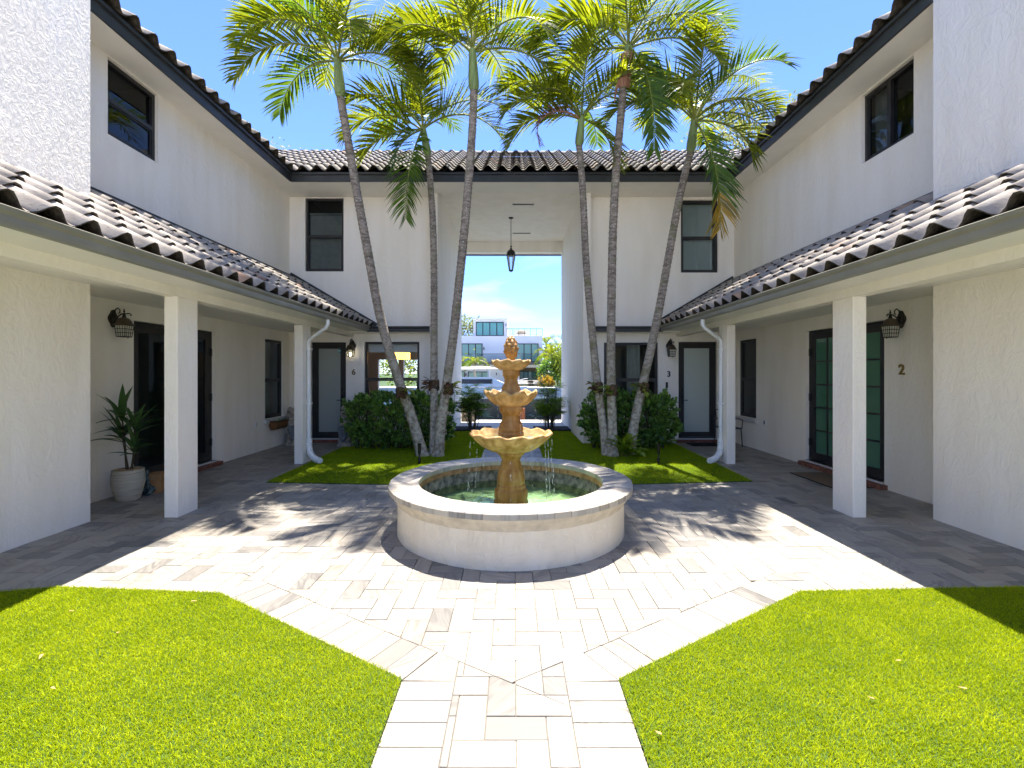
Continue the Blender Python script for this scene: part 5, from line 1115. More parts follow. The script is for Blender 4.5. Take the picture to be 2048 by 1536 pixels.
def lady_palm(label, x, y, h, seed, rad=0.5):
    rng = random.Random(seed); t = thing('lady_palm', label, 'palm shrub', (x, y, 0), group='lady palms flanking the passage end'); st = MB(); fo = MB()
    for k in range(20):
        a = rng.uniform(0, 6.28); r_ = rng.uniform(0.02, 0.18); bx, by = x + r_ * math.cos(a), y + r_ * math.sin(a); tx, ty = x + math.cos(a) * rng.uniform(.05, .42), y + math.sin(a) * rng.uniform(.05, .36); tz = h * rng.uniform(0.40, 0.90)
        st.tube([(bx, by, 0), ((bx + tx) / 2, (by + ty) / 2, tz * .55), (tx, ty, tz)], [0.014, 0.012, 0.009], 5)
        for f in range(7):
            fa = rng.uniform(0, 6.28); fe = rng.uniform(-0.2, 0.9); pl = rng.uniform(0.12, 0.28); z0 = tz * rng.uniform(0.45, 1.0)
            s0 = Vector((tx, ty, z0)); d = Vector((math.cos(fa) * math.cos(fe), math.sin(fa) * math.cos(fe), math.sin(fe))); hub = s0 + d * pl; st.tube([s0, hub], 0.004, 4, caps=False)
            side = d.cross(Z3).normalized(); up = side.cross(d)
            for b in range(8):
                an = R(-75 + 150 * b / 7); ld = (d * math.cos(an) + side * math.sin(an) + up * 0.15).normalized(); l = rng.uniform(0.24, 0.38); wv = ld.cross(up).normalized(); w = 0.014; p = hub.copy(); vs = []; cur = ld.copy()
                for j in range(4):
                    ww = w * (0.4, 1, 0.85, 0.05)[j]; vs += [p - wv * ww, p + wv * ww]; cur = (cur + Vector((0, 0, -0.22 * j))).normalized(); p = p + cur * l / 3
                fo.add(vs, [(2 * j, 2 * j + 1, 2 * j + 3, 2 * j + 2) for j in range(3)], 0, False)
    st.build('stem', MS['stem'], t); fo.build('foliage', MS['rhapis'], t); return t
m = MB(); m.box(PXL + 0.002, -0.72, 13.76, 14.75, -0.02, 0.055); m.box(0.62, PXR - 0.002, 13.76, 14.75, -0.02, 0.055); tag(m.build('planting_bed', MS['soil']), kind='structure')
lady_palm('lady palm on the left of the passage end', -1.32, 14.2, 1.50, 31); lady_palm('lady palm on the right of the passage end', 1.12, 14.2, 1.62, 32)

# coontie at the foot of the right palms
rng = random.Random(8); cz = thing('coontie_plant', 'bright yellow green coontie at the foot of the palms beside door three', 'plant', (2.32, 9.55, 0)); m = MB()
for k in range(24):
    frond_geo(m, (2.32 + rng.uniform(-.06, .06), 9.55 + rng.uniform(-.06, .06), 0.0), rng.uniform(0, 6.28), R(rng.uniform(35, 85)), rng.uniform(0.4, 0.66), R(rng.uniform(40, 80)), nl_=15, leaf=0.13, wid=0.030, hang=0.2, rad=0.005, petiole=0.2, rng=rng)
m.build('foliage', [MS['rachis'], MS['zamia']], cz)

# orchids tied to the trunks
def orchid(label, x, y, Y, seed, dry=0.3, side=-1, flower=False):
    rng = random.Random(seed); c = P(x, y, Y); t = thing('tied_orchid', label, 'orchid', c, group='orchids tied to the palm trunks'); m = MB(); 
    vs = []
    m.lathe([(0.103, -0.12), (0.118, -0.07), (0.110, 0.0), (0.120, 0.06), (0.098, 0.11)], 16, fn=lambda r, z, a, i: (r * (1 + 0.10 * math.sin(a * 5 + i * 2.1 + seed)), z + 0.015 * math.sin(a * 3))); local(m, 'root_wrap', MS['fibre'], t)
    m = MB()
    for k in range(15):
        a = R(200 + rng.uniform(-75, 75)) if side < 0 else R(-20 + rng.uniform(-75, 75)); d = Vector((math.cos(a), math.sin(a) - 0.35, rng.uniform(-0.4, 0.9))).normalized(); p = Vector((0.10 * math.cos(a), 0.10 * math.sin(a), rng.uniform(-.08, .12)))
        s_ = d.cross(Vector((rng.uniform(-.5, .5), rng.uniform(-.5, .5), 1))).normalized(); w = s_.cross(d); sz = rng.uniform(0.13, 0.25); mi = 1 if rng.random() < dry else 0
        m.add([p + d * (v[0] * sz) + s_ * (v[1] * sz * 0.8) + w * (v[2] * sz - 0.25 * sz * v[0] ** 2) for v in LT], LF, mi, True)
    for k in range(7):
        a = rng.uniform(0, 6.28); p = Vector((0.105 * math.cos(a), 0.105 * math.sin(a), -0.05)); m.tube([p, p + Vector((math.cos(a) * .05, math.sin(a) * .05, -0.08)), p + Vector((math.cos(a) * .04, math.sin(a) * .04, -0.2))], [.005, .004, .002], 4, 2)
    local(m, 'foliage', [MS['orchid'], MS['orchiddry'], MS['fibre']], t)
    return t
orchid('orchid with hanging roots on the left leaning palm', 803, 785, 9.58, 41, 0.25, 1)
orchid('withered brown orchid on the short upright palm', 868, 770, 9.97, 42, 0.85, -1)
orchid('orchid clump with green leaves on the palm before the left passage wall', 896, 778, 9.54, 43, 0.45, 1)
orchid('orchid on the slim palm beside the right passage wall', 1195, 775, 9.75, 44, 0.15, -1)
orchid('yellow green orchid on the palm with the peeling sheath', 1223, 780, 9.56, 45, 0.1, -1)
orchid('orchid with a long pale shoot on the right leaning palm', 1287, 775, 9.81, 46, 0.1, -1)

# potted dracaena by the left double door
pc = Vector((-5.34, 6.33, 0)); t = thing('potted_dracaena', 'dark leaved dracaena in a ribbed beige pot beside the dark double door', 'potted plant', pc); m = MB()
m.lathe([(0.001, 0.0), (0.125, 0.0), (0.135, 0.015), (0.165, 0.12), (0.188, 0.24), (0.19, 0.32), (0.178, 0.41), (0.182, 0.425), (0.172, 0.43), (0.165, 0.40)], 48, fn=lambda r, z, a, i: (r, z)); local(m, 'pot', MS['pot'], t)
m = MB(); m.lathe([(0.168, 0.395), (0.001, 0.41)], 24); local(m, 'soil', MS['soil'], t)
rng = random.Random(15); m = MB()
for k in range(130):
    a, r_ = rng.uniform(0, 6.28), 0.155 * math.sqrt(rng.random()); m.ball((r_ * math.cos(a), r_ * math.sin(a), 0.41 + rng.uniform(0, 0.02)), (rng.uniform(.010, .02), rng.uniform(.010, .02), rng.uniform(.007, .012)), 6, 4)
local(m, 'pebbles', MS['pebble'], t)['kind'] = 'stuff'
m = MB(); canes = []
for (bx, by, tx, ty, tz) in ((-0.02, 0.0, -0.07, -0.02, 1.18), (0.03, 0.02, 0.09, 0.0, 0.98), (0.015, -0.02, 0.11, -0.03, 0.72), (-0.01, 0.02, -0.10, 0.03, 0.86)):
    m.tube([(bx, by, 0.38), ((bx + tx) / 2 + 0.01, (by + ty) / 2, tz * 0.65), (tx, ty, tz)], [0.014, 0.012, 0.010], 7); canes.append(Vector((tx, ty, tz)))
local(m, 'cane', MS['stem'], t)
for ci, c in enumerate(canes):
    for k in range(13):
        a = rng.uniform(0, 6.28); el = R(rng.uniform(-5, 75)); l = rng.uniform(0.36, 0.54) * (1.0, 0.95, 0.8, 0.95)[ci]; w = rng.uniform(0.028, 0.042)
        d = Vector((math.cos(a) * math.cos(el), math.sin(a) * math.cos(el), math.sin(el)))
        if d.x < -0.5: l *= 0.75
        s_ = d.cross(Z3).normalized(); p = c + Vector((0, 0, rng.uniform(-0.10, 0.03))); vs = []; cur = d.copy()
        for j in range(7):
            u = j / 6; ww = w * (0.3, 0.8, 1.0, 0.95, 0.75, 0.42, 0.02)[j]; up = s_.cross(cur).normalized(); vs += [p - s_ * ww + up * ww * 0.35, p.copy(), p + s_ * ww + up * ww * 0.35]; cur = (cur + Vector((0, 0, -0.16 * u))).normalized(); p = p + cur * l / 6
        m = MB(); m.add(vs, [(3 * j + q, 3 * j + q + 1, 3 * j + q + 4, 3 * j + q + 3) for j in range(6) for q in (0, 1)], 0, True); local(m, 'leaf', MS['dracaena'], t)

# ------------------------------------------------------------------ lanterns
def wall_lantern(label, loc, rz, grid=True, bulb=False, k=1.0):
    """front faces -y in its own frame, wall at y = 0, origin at body centre height"""
    t = thing('wall_lantern', label, 'wall lamp', loc, rz, group='wall lanterns by the doors'); t.scale = (k, k, k)
    m = MB(); vs = []
    for y in (-0.002, -0.03): vs += [(0.075 * math.cos(a) * (1 + .12 * math.cos(4 * a)), y, 0.10 + 0.125 * math.sin(a) * (1 + .12 * math.cos(4 * a))) for a in np.linspace(0, 2 * math.pi, 24, endpoint=False)]
    m.add(vs, [tuple(range(24)), tuple(range(24, 48))] + [(i, (i + 1) % 24, 24 + (i + 1) % 24, 24 + i) for i in range(24)]); m.ball((0, -0.03, 0.1), (0.05, 0.03, 0.085), 12, 8); local(m, 'back_plate', MS['iron'], t)
    m = MB(); m.tube([(0, -0.03, 0.16), (0, -0.05, 0.24), (0, -0.09, 0.27), (0, -0.125, 0.235), (0, -0.12, 0.19), (0, -0.10, 0.18)], 0.009, 7); m.tube([(0, -0.03, 0.12), (0, -0.09, 0.13), (0, -0.15, 0.175), (0, -0.19, 0.175), (0, -0.19, 0.14)], 0.011, 7)
    m.tube([(0, -0.19, 0.175), (0.03, -0.25, 0.185), (0.035, -0.275, 0.165), (0.03, -0.265, 0.145)], 0.009, 6); local(m, 'scroll_arm', MS['iron'], t)
    m = MB(); m.lathe([(0.013, 0.25), (0.005, 0.235), (0.016, 0.215), (0.007, 0.195), (0.02, 0.17), (0.024, 0.14), (0.03, 0.115)], 10, c=(0, -0.19, 0)); local(m, 'finial', MS['iron'], t)
    m = MB(); m.lathe([(0.03, 0.115), (0.055, 0.10), (0.075, 0.07), (0.088, 0.035), (0.096, 0.012), (0.12, 0.0), (0.118, -0.006), (0.09, -0.006)], 32, c=(0, -0.19, 0), fn=lambda r, z, a, i: (r / max(abs(math.cos(a)), abs(math.sin(a))) ** 0.55, z)); local(m, 'cap', MS['bronze_roof'], t)
    m = MB(); w0, w1, zt, zb = 0.084, 0.066, -0.008, -0.185
    for sx_, sy_ in ((1, 1), (1, -1), (-1, 1), (-1, -1)): m.tube([(sx_ * w0, -0.19 + sy_ * w0, zt), (sx_ * w1, -0.19 + sy_ * w1, zb)], 0.0065, 4)
    for f in ((0, 0.5, 1) if not grid else (0, 0.33, 0.66, 1)):
        if not grid and f == 0.5: continue
        w = w0 + (w1 - w0) * f + 0.002; z = zt + (zb - zt) * f; c = [(w, -0.19 + w, z), (w, -0.19 - w, z), (-w, -0.19 - w, z), (-w, -0.19 + w, z)]
        for i in range(4): m.tube([c[i], c[(i + 1) % 4]], 0.0055, 4)
    if grid:
        for q in (-0.5, 0.0, 0.5):
            for i in range(4):
                fx, fy = ((q, 1), (q, -1), (1, q), (-1, q))[i]; m.tube([(fx * w0, -0.19 + fy * w0, zt), (fx * w1, -0.19 + fy * w1, zb)], 0.0045, 4)
    m.box(-0.066, 0.066, -0.256, -0.124, zb - 0.008, zb); m.tube([(0.0, -0.25, zb), (0.0, -0.25, zb - 0.03)], [0.012, 0.003], 6); local(m, 'cage', MS['iron'], t)
    m = MB(); a_, b_ = w0 - 0.006, w1 - 0.006; vs = [(sx_ * w, -0.19 + sy_ * w, z) for w, z in ((a_, zt), (b_, zb)) for sx_, sy_ in ((1, 1), (1, -1), (-1, -1), (-1, 1))]
    m.add(vs, [(i, (i + 1) % 4, 4 + (i + 1) % 4, 4 + i) for i in range(4)]); local(m, 'glass', MS['seeded'] if not bulb else MS['glass_clear'], t)
    if bulb:
        m = MB(); m.ball((0, -0.19, -0.11), (0.018, 0.018, 0.03), 8, 6); m.tube([(0, -0.19, -0.185), (0, -0.19, -0.14)], 0.012, 6); local(m, 'bulb', MS['bulb'], t)
    return t
wall_lantern('caged bronze lantern on the wall beside the dark double door', (XL, 6.50, 2.44), R(90), k=0.90)
wall_lantern('caged bronze lantern above the brass number two', (XR, 6.60, 2.44), R(-90), k=0.90)
wall_lantern('clear glass lantern with a lit bulb above the number six', (-4.10, YB, 2.36), 0, grid=False, bulb=True, k=0.99)
wall_lantern('black gridded lantern above the number three', (3.95, YB, 2.36), 0, k=0.98)
# hanging lantern in the passage
hc = Vector((-0.09, 13.8, PZC)); t = thing('hanging_lantern', 'tapered bronze lantern hanging in the tall passage', 'hanging lamp', hc); m = MB(); m.lathe([(0.001, -0.001), (0.075, -0.001), (0.07, -0.02), (0.02, -0.04), (0.001, -0.042)], 20); m.tube([(0, 0, -0.03), (0, 0, -0.86)], 0.011, 6); local(m, 'rod', MS['iron'], t)
m = MB(); m.lathe([(0.012, -0.84), (0.035, -0.87), (0.012, -0.90), (0.03, -0.93), (0.04, -0.96), (0.10, -1.0), (0.125, -1.06), (0.13, -1.12), (0.148, -1.135), (0.145, -1.15), (0.12, -1.15)], 8, smooth=False); local(m, 'cap', MS['iron'], t)
m = MB()
for i in range(6): a = math.pi / 3 * i; m.tube([(0.125 * math.cos(a), 0.125 * math.sin(a), -1.15), (0.055 * math.cos(a), 0.055 * math.sin(a), -1.60)], 0.009, 4)
m.lathe([(0.06, -1.58), (0.065, -1.61), (0.02, -1.63), (0.001, -1.65)], 12); local(m, 'cage', MS['iron'], t)
m = MB(); m.lathe([(0.115, -1.15), (0.05, -1.59)], 6, smooth=False); local(m, 'glass', MS['glass_clear'], t)
# chandelier seen through the window
cc = Vector((-3.45, 14.0, 2.29)); t = thing('chandelier', 'glowing amber crystal chandelier behind the window beside door six', 'chandelier', cc); m = MB()
for row in range(4):
    for k in range(30):
        a = 2 * math.pi * (k + 0.5 * (row % 2)) / 30; m.ball((0.25 * math.cos(a), 0.25 * math.sin(a), 0.08 - row * 0.055), (0.018, 0.018, 0.026), 5, 4)
local(m, 'crystals', MS['chandelier'], t); m = MB(); m.lathe([(0.24, 0.11), (0.262, 0.11), (0.262, 0.095), (0.24, 0.095)], 32); m.tube([(0, 0, 0.10), (0, 0, 0.66)], 0.008, 6); m.box(-0.24, 0.24, -0.006, 0.006, 0.098, 0.108); local(m, 'ring', MS['brass'], t)

# house numbers ------------------------------------------------------
def number(ch, label, loc, rz, mat, size):
    cu = bpy.data.curves.new('house_number', 'FONT'); cu.body = ch; cu.size = size; cu.extrude = 0.008; cu.align_x = 'CENTER'; cu.align_y = 'CENTER'; cu.offset = size * 0.018
    tmp = bpy.data.objects.new('tmp_text', cu); COL.objects.link(tmp); bpy.context.view_layer.update()
    me = bpy.data.meshes.new_from_object(tmp.evaluated_get(bpy.context.evaluated_depsgraph_get())); bpy.data.objects.remove(tmp)
    me.materials.clear(); me.materials.append(mat); o = bpy.data.objects.new('house_number', me); COL.objects.link(o); o.location = loc; o.rotation_euler = (R(90), 0, rz)
    return tag(o, label, 'house number', 'numbers on the walls')
MS['brass_dark'] = M('dark brass', (0.13, 0.09, 0.035), 0.4, 0.2, 30, metallic=0.6)
number('6', 'dark brass number six under the clear glass lantern', (-4.08, YB - 0.009, 1.78), 0, MS['brass_dark'], 0.20)
number('3', 'black number three above the doorbell', (3.94, YB - 0.009, 1.73), 0, MS['black'], 0.20)
number('2', 'brass number two beside the french door', (XR - 0.009, 6.60, 1.80), R(-90), MS['brass'], 0.21)

# things on the portico floor -----------------------------------------
t = thing('cardboard_box', 'brown cardboard parcel by the dark double door', 'box', (-5.30, 6.80, 0), R(14)); m = MB(); m.box(-0.11, 0.11, -0.13, 0.13, 0, 0.27); o = local(m, 'carton', MS['cardboard'], t); bevel(o, 0.004)
m = MB(); m.box(-0.105, 0.105, -0.022, 0.022, 0.2705, 0.2715); m.box(-0.022, 0.022, -0.132, -0.1305, 0.20, 0.27); local(m, 'tape', M('parcel tape', (0.36, 0.22, 0.11), 0.25, 0.05, 8), t)
t = thing('garden_figurine', 'dark verdigris frog figurine between pot and parcel', 'figurine', (-5.37, 6.66, 0), R(20)); m = MB()
for c, r_ in (((0, 0, 0.10), (0.085, 0.08, 0.10)), ((0, -0.02, 0.20), (0.06, 0.06, 0.08)), ((0, -0.04, 0.29), (0.07, 0.065, 0.055)), ((0.04, -0.05, 0.335), 0.024), ((-0.04, -0.05, 0.335), 0.024), ((0.09, -0.02, 0.06), (0.05, 0.08, 0.055)), ((-0.09, -0.02, 0.06), (0.05, 0.08, 0.055)), ((0.08, -0.11, 0.02), (0.035, 0.05, 0.02)), ((-0.08, -0.11, 0.02), (0.035, 0.05, 0.02)), ((0.06, -0.08, 0.15), (0.022, 0.03, 0.07)), ((-0.06, -0.08, 0.15), (0.022, 0.03, 0.07))): m.ball(c, r_, 14, 9)
o = local(m, 'body', MS['patina'], t); rm = o.modifiers.new('remesh', 'REMESH'); rm.mode = 'VOXEL'; rm.voxel_size = 0.009; rm.use_smooth_shade = True
m = MB(); m.box(4.86, 5.50, 6.98, 8.02, 0.002, 0.014); o = m.build('doormat', MS['matbrown']); bevel(o, 0.004); tag(o, 'brown coir doormat at the french door', 'doormat')
m = MB(); m.box(4.86 - 0.02, 4.86, 6.96, 8.04, 0.0015, 0.012); m.box(5.50, 5.52, 6.96, 8.04, 0.0015, 0.012); m.box(4.8605, 5.4995, 6.96, 6.979, 0.0015, 0.012); m.box(4.8605, 5.4995, 8.021, 8.04, 0.0015, 0.012); m.build('border', MS['matdark'], o)
m = MB(); m.box(4.30, 5.05, 10.98, 11.44, 0.002, 0.016); o = m.build('doormat', MS['matdark']); bevel(o, 0.004); tag(o, 'black doormat at door three', 'doormat'); m = MB()
for k in range(9): m.box(4.34, 5.01, 11.01 + k * 0.046, 11.028 + k * 0.046, 0.0165, 0.019)
m.build('rib', MS['matdark'], o)
# black patio chair by the right wall
t = thing('patio_chair', 'black metal patio chair behind the column next to door three', 'chair', (5.21, 11.15, 0)); 
m = MB(); m.box(-0.23, 0.23, -0.22, 0.22, 0.42, 0.45); bevel(local(m, 'seat', MS['black'], t), 0.008)
m = MB(); m.tube([(-0.23, 0.22, 0.43), (-0.23, 0.30, 0.85), (0.23, 0.30, 0.85), (0.23, 0.22, 0.43)], 0.013, 6)
for k in range(5): m.tube([(-0.16 + k * 0.08, 0.225, 0.45), (-0.16 + k * 0.08, 0.30, 0.85)], 0.008, 5)
local(m, 'backrest', MS['black'], t)
for sx_, sy_ in ((-1, -1), (1, -1), (-1, 1), (1, 1)): m = MB(); m.tube([(sx_ * 0.22, sy_ * 0.21, 0.43), (sx_ * 0.24, sy_ * 0.23, 0.0)], 0.013, 6); local(m, 'leg', MS['black'], t)
for sx_ in (-1, 1): m = MB(); m.tube([(sx_ * 0.24, -0.21, 0.43), (sx_ * 0.25, -0.22, 0.64), (sx_ * 0.25, 0.0, 0.66), (sx_ * 0.235, 0.26, 0.62)], 0.012, 6); local(m, 'armrest', MS['black'], t)
# trough planter under the left window
t = thing('trough_planter', 'coconut liner trough planter hanging under the window beside door six', 'planter', (XL, 10.95, 0.62)); m = MB()
vs = [];
for z, w, l in ((0.02, 0.21, 0.36), (-0.10, 0.18, 0.33), (-0.19, 0.09, 0.28)):
    vs += [(0.03, -l, z), (0.03 + w, -l, z), (0.03 + w, l, z), (0.03, l, z)]
m.add(vs, [(8, 9, 10, 11)] + [(j * 4 + i, j * 4 + (i + 1) % 4, (j + 1) * 4 + (i + 1) % 4, (j + 1) * 4 + i) for j in range(2) for i in range(4)]); local(m, 'liner', MS['coco'], t)
m = MB(); m.box(0.035, 0.235, -0.355, 0.355, -0.01, 0.005); local(m, 'soil', MS['soil'], t)
m = MB(); c = [(0.0, -0.365, 0.022), (0.245, -0.365, 0.022), (0.245, 0.365, 0.022), (0.0, 0.365, 0.022)]
for i in range(4): m.tube([c[i], c[(i + 1) % 4]], 0.007, 5)
local(m, 'wire_frame', MS['black'], t); m = MB(); rng = random.Random(4)
for k in range(40):
    p = Vector((rng.uniform(.05, .22), rng.uniform(-.33, .33), 0.0)); d = Vector((rng.uniform(-.5, .5), rng.uniform(-.8, .8), rng.uniform(.1, .6))).normalized(); s_ = d.cross(Z3).normalized() * 0.008; l = rng.uniform(.06, .14); m.add([p - s_, p + s_, p + d * l], [(0, 1, 2)])
local(m, 'sprigs', MS['clusia'], t)
# stone lions with shields
def lion(label, loc, rz, k=1.0):
    t = thing('lion_statue', label, 'statue', loc, rz, group='stone lions beside door six'); t.scale = (k, k, k)
    m = MB(); m.box(-0.17, 0.17, -0.17, 0.22, 0, 0.07); m.box(-0.15, 0.15, -0.15, 0.20, 0.07, 0.12); bevel(local(m, 'plinth', MS['lionstone'], t), 0.01)
    m = MB()
    for c, r_ in (((0, 0.10, 0.26), (0.14, 0.13, 0.16)), ((0, 0.03, 0.42), (0.12, 0.11, 0.17)), ((0, -0.03, 0.55), (0.13, 0.11, 0.14)), ((0, -0.02, 0.72), (0.145, 0.12, 0.17)), ((0, -0.06, 0.80), (0.11, 0.10, 0.12)), ((0, -0.15, 0.76), (0.06, 0.06, 0.05)), ((0, -0.19, 0.745), (0.042, 0.035, 0.03)), ((0.075, -0.02, 0.905), 0.035), ((-0.075, -0.02, 0.905), 0.035), ((0.05, -0.135, 0.82), 0.022), ((-0.05, -0.135, 0.82), 0.022),
                ((0.10, -0.09, 0.40), (0.045, 0.05, 0.14)), ((-0.10, -0.09, 0.40), (0.045, 0.05, 0.14)), ((0.10, -0.12, 0.26), (0.042, 0.05, 0.13)), ((-0.10, -0.12, 0.26), (0.042, 0.05, 0.13)), ((0.10, -0.15, 0.145), (0.05, 0.065, 0.035)), ((-0.10, -0.15, 0.145), (0.05, 0.065, 0.035)), ((0.14, 0.06, 0.20), (0.06, 0.12, 0.09)), ((-0.14, 0.06, 0.20), (0.06, 0.12, 0.09))): m.ball(c, r_, 16, 10)
    rg = random.Random(2)
    for q in range(60):
        a, z = rg.uniform(0, 6.28), rg.uniform(0.52, 0.88)
        if math.sin(a) < -0.5 and z > 0.68: continue
        rr = 0.135 * (1 - ((z - 0.68) / 0.34) ** 2) + 0.01; m.ball((rr * math.cos(a), rr * 0.85 * math.sin(a) - 0.02, z), (0.028, 0.028, 0.045), 8, 6)
    o = local(m, 'body', MS['lionstone'], t); rm = o.modifiers.new('remesh', 'REMESH'); rm.mode = 'VOXEL'; rm.voxel_size = 0.012; rm.use_smooth_shade = True
    m = MB(); out = [(0.0, 0.13), (0.05, 0.17), (0.09, 0.25), (0.115, 0.34), (0.118, 0.42), (0.10, 0.475), (0.05, 0.47), (0.0, 0.485)]; out = out + [(-x, z) for x, z in out[-2:0:-1]]; n = len(out)
    vs = [(x, -0.215 + 0.4 * x * x, z) for x, z in out] + [(x * 0.8, -0.235 + 0.3 * x * x, 0.30 + (z - 0.30) * 0.8) for x, z in out] + [(x, -0.18, z) for x, z in out]
    m.add(vs, [tuple(range(n, 2 * n)), tuple(range(2 * n, 3 * n))[::-1]] + [(i, (i + 1) % n, n + (i + 1) % n, n + i) for i in range(n)] + [(2 * n + i, 2 * n + (i + 1) % n, (i + 1) % n, i) for i in range(n)]); m.tube([(0, -0.24, 0.22), (0, -0.245, 0.42)], 0.012, 5); m.tube([(-0.06, -0.238, 0.36), (0.06, -0.238, 0.36)], 0.012, 5); local(m, 'shield', MS['shield'], t)
    return t
lion('stone lion with shield half hidden by the column next to door six', (-5.42, 11.25, 0), R(25)); lion('stone lion with shield against the shrub beside door six', (-4.00, 11.02, 0), R(-12), 1.08)
# turf spotlights
def spot(label, x, y, rz):
    t = thing('spike_light', label, 'garden light', (x, y, 0), rz, group='spike lights in the turf'); m = MB(); m.lathe([(0.001, 0.0), (0.026, 0.0), (0.028, 0.12), (0.018, 0.13), (0.012, 0.135), (0.012, 0.20)], 12); m.tube([(0, 0, 0.19), (0, 0.0, 0.22)], 0.016, 8); local(m, 'stake', MS['iron'], t)
    m = MB(); m.tube([(0.0, 0.02, 0.205), (0.0, 0.0, 0.26), (0, -0.02, 0.35)], [0.026, 0.033, 0.034], 14); m.tube([(0, -0.019, 0.345), (0, -0.03, 0.40)], [0.036, 0.037], 14, caps=False); local(m, 'head', MS['iron'], t)
spot('bronze spike light in the turf before the left palms', -1.82, 8.80, R(10)); spot('bronze spike light in the turf beside the coontie', 2.78, 8.80, R(-15))
# fallen leaves
rng = random.Random(77)
for (x, y, w) in ((78, 1330, 'turf'), (238, 1273, 'turf'), (112, 1390, 'turf'), (395, 1210, 'turf'), (150, 1230, 'turf'), (1915, 1385, 'turf'), (1790, 1332, 'turf'), (1735, 1405, 'turf'), (1310, 1475, 'turf'), (80, 1143, 'stone'), (620, 1197, 'stone'), (995, 1262, 'stone'), (945, 1203, 'stone'), (1090, 1215, 'stone'), (222, 1172, 'stone')):
    Y = GY(y); p = P(x, y, Y); z = 0.034 if w == 'turf' else 0.004; p.z = z; s_ = rng.uniform(0.03, 0.05) if w == 'turf' else rng.uniform(0.018, 0.035); a = rng.uniform(0, 6.28); m = MB()
    m.add([(math.cos(a) * v[0] * s_ - math.sin(a) * v[1] * s_ * 0.8, math.sin(a) * v[0] * s_ + math.cos(a) * v[1] * s_ * 0.8, 0.35 * s_ * abs(v[1]) + 0.2 * s_ * v[0] ** 2) for v in LT], LF, 0, True)
    o = m.build('fallen_leaf', MS['dryleaf']); o.location = p; tag(o, 'dry fallen leaf on the front turf' if w == 'turf' else 'small dry leaf lying on the marble paving', 'leaf', 'fallen leaves on the turf' if w == 'turf' else 'fallen leaves on the paving')

# ------------------------------------------------------------------ beyond the passage: dock, boats, far house, far planting
m = MB(); m.box(-2.05, -1.42, 16.72, 17.1, -0.02, 0.52); t = m.build('dock_box', MS['wicker']); bevel(t, 0.01); tag(t, 'beige storage box behind the left lady palm', 'storage box'); m = MB(); m.box(-2.07, -1.40, 16.70, 17.12, 0.522, 0.56); m.build('lid', MS['trim'], t)
m = MB(); m.tube([(0.32, 17.6, -2.0), (0.32, 17.6, 0.42)], 0.11, 12); o = m.build('mooring_piling', MS['pile']); tag(o, 'orange brown mooring piling beside the canal terrace', 'piling')
t = thing('terrace_railing', 'thin black metal railing behind the right lady palm', 'railing', (1.75, 16.9, 0)); m = MB(); m.box(-0.35, 1.6, -0.012, 0.012, 0.50, 0.525); m.box(-0.35, 1.6, -0.012, 0.012, 0.05, 0.07); local(m, 'rail', MS['black'], t)
for k in range(18): m = MB(); m.box(-0.34 + k * 0.11, -0.325 + k * 0.11, -0.007, 0.007, 0.0, 0.50); local(m, 'baluster', MS['black'], t)
def hull(m, Lh, B, zb, zd, mi=0):
    n = 14; vs = []
    for i in range(n + 1):
        u = i / n; x = -Lh / 2 + Lh * u; b = B / 2 * (1 - max(0, (u - 0.5) / 0.5) ** 2.4); sh = 0.22 * max(0, u - 0.4) ** 1.3; kz = zb + 0.45 * max(0, (u - 0.75) / 0.25) ** 2
        vs += [(x, 0, kz), (x, -b * 0.82, kz + 0.28), (x + 0.12 * u, -b, zd + sh), (x + 0.12 * u, b, zd + sh), (x, b * 0.82, kz + 0.28)]
    m.add(vs, [(5 * i + k, 5 * i + (k + 1) % 5, 5 * i + 5 + (k + 1) % 5, 5 * i + 5 + k) for i in range(n) for k in range(5)] + [(0, 1, 2, 3, 4)], mi, False)
t = thing('motor_yacht', 'white motor yacht with raked cabin moored before the white villa', 'boat', (-3.6, 43.5, -0.75)); m = MB(); hull(m, 9.5, 3.0, -0.3, 1.15); local(m, 'hull', MS['boatwhite'], t)
m = MB(); cab = [(-2.6, 1.2), (-2.2, 2.15), (1.4, 2.15), (3.4, 1.28)]; vs = [(x, y, z) for y in (-1.1, 1.1) for x, z in cab]; m.add(vs, [(0, 1, 2, 3), (7, 6, 5, 4)] + [(i, 4 + i, 4 + (i + 1) % 4, (i + 1) % 4) for i in range(4)]); local(m, 'cabin', MS['boatwhite'], t)
m = MB(); m.box(-1.9, 1.6, -1.13, -1.10, 1.55, 1.98); m.box(-1.9, 1.6, 1.10, 1.13, 1.55, 1.98); local(m, 'cabin_window', MS['boatdark'], t)
m = MB(); m.add([(-2.7, -1.25, 2.9), (2.1, -1.25, 2.95), (2.1, 1.25, 2.95), (-2.7, 1.25, 2.9), (-2.2, -1.0, 3.1), (1.3, -1.0, 3.12), (1.3, 1.0, 3.12), (-2.2, 1.0, 3.1)], [(3, 2, 1, 0), (4, 5, 6, 7), (0, 1, 5, 4), (1, 2, 6, 5), (2, 3, 7, 6), (3, 0, 4, 7)])
for x in (-2.3, 1.2):
    for y in (-1.0, 1.0): m.tube([(x, y, 2.1), (x, y, 2.92)], 0.04, 6)
local(m, 'hardtop', MS['boatwhite'], t)
m = MB(); m.tube([(2.6, -1.0, 1.4), (4.6, -0.4, 2.0), (4.9, 0, 2.02), (4.6, 0.4, 2.0), (2.6, 1.0, 1.4)], 0.03, 5); local(m, 'bow_rail', MS['sill'], t)
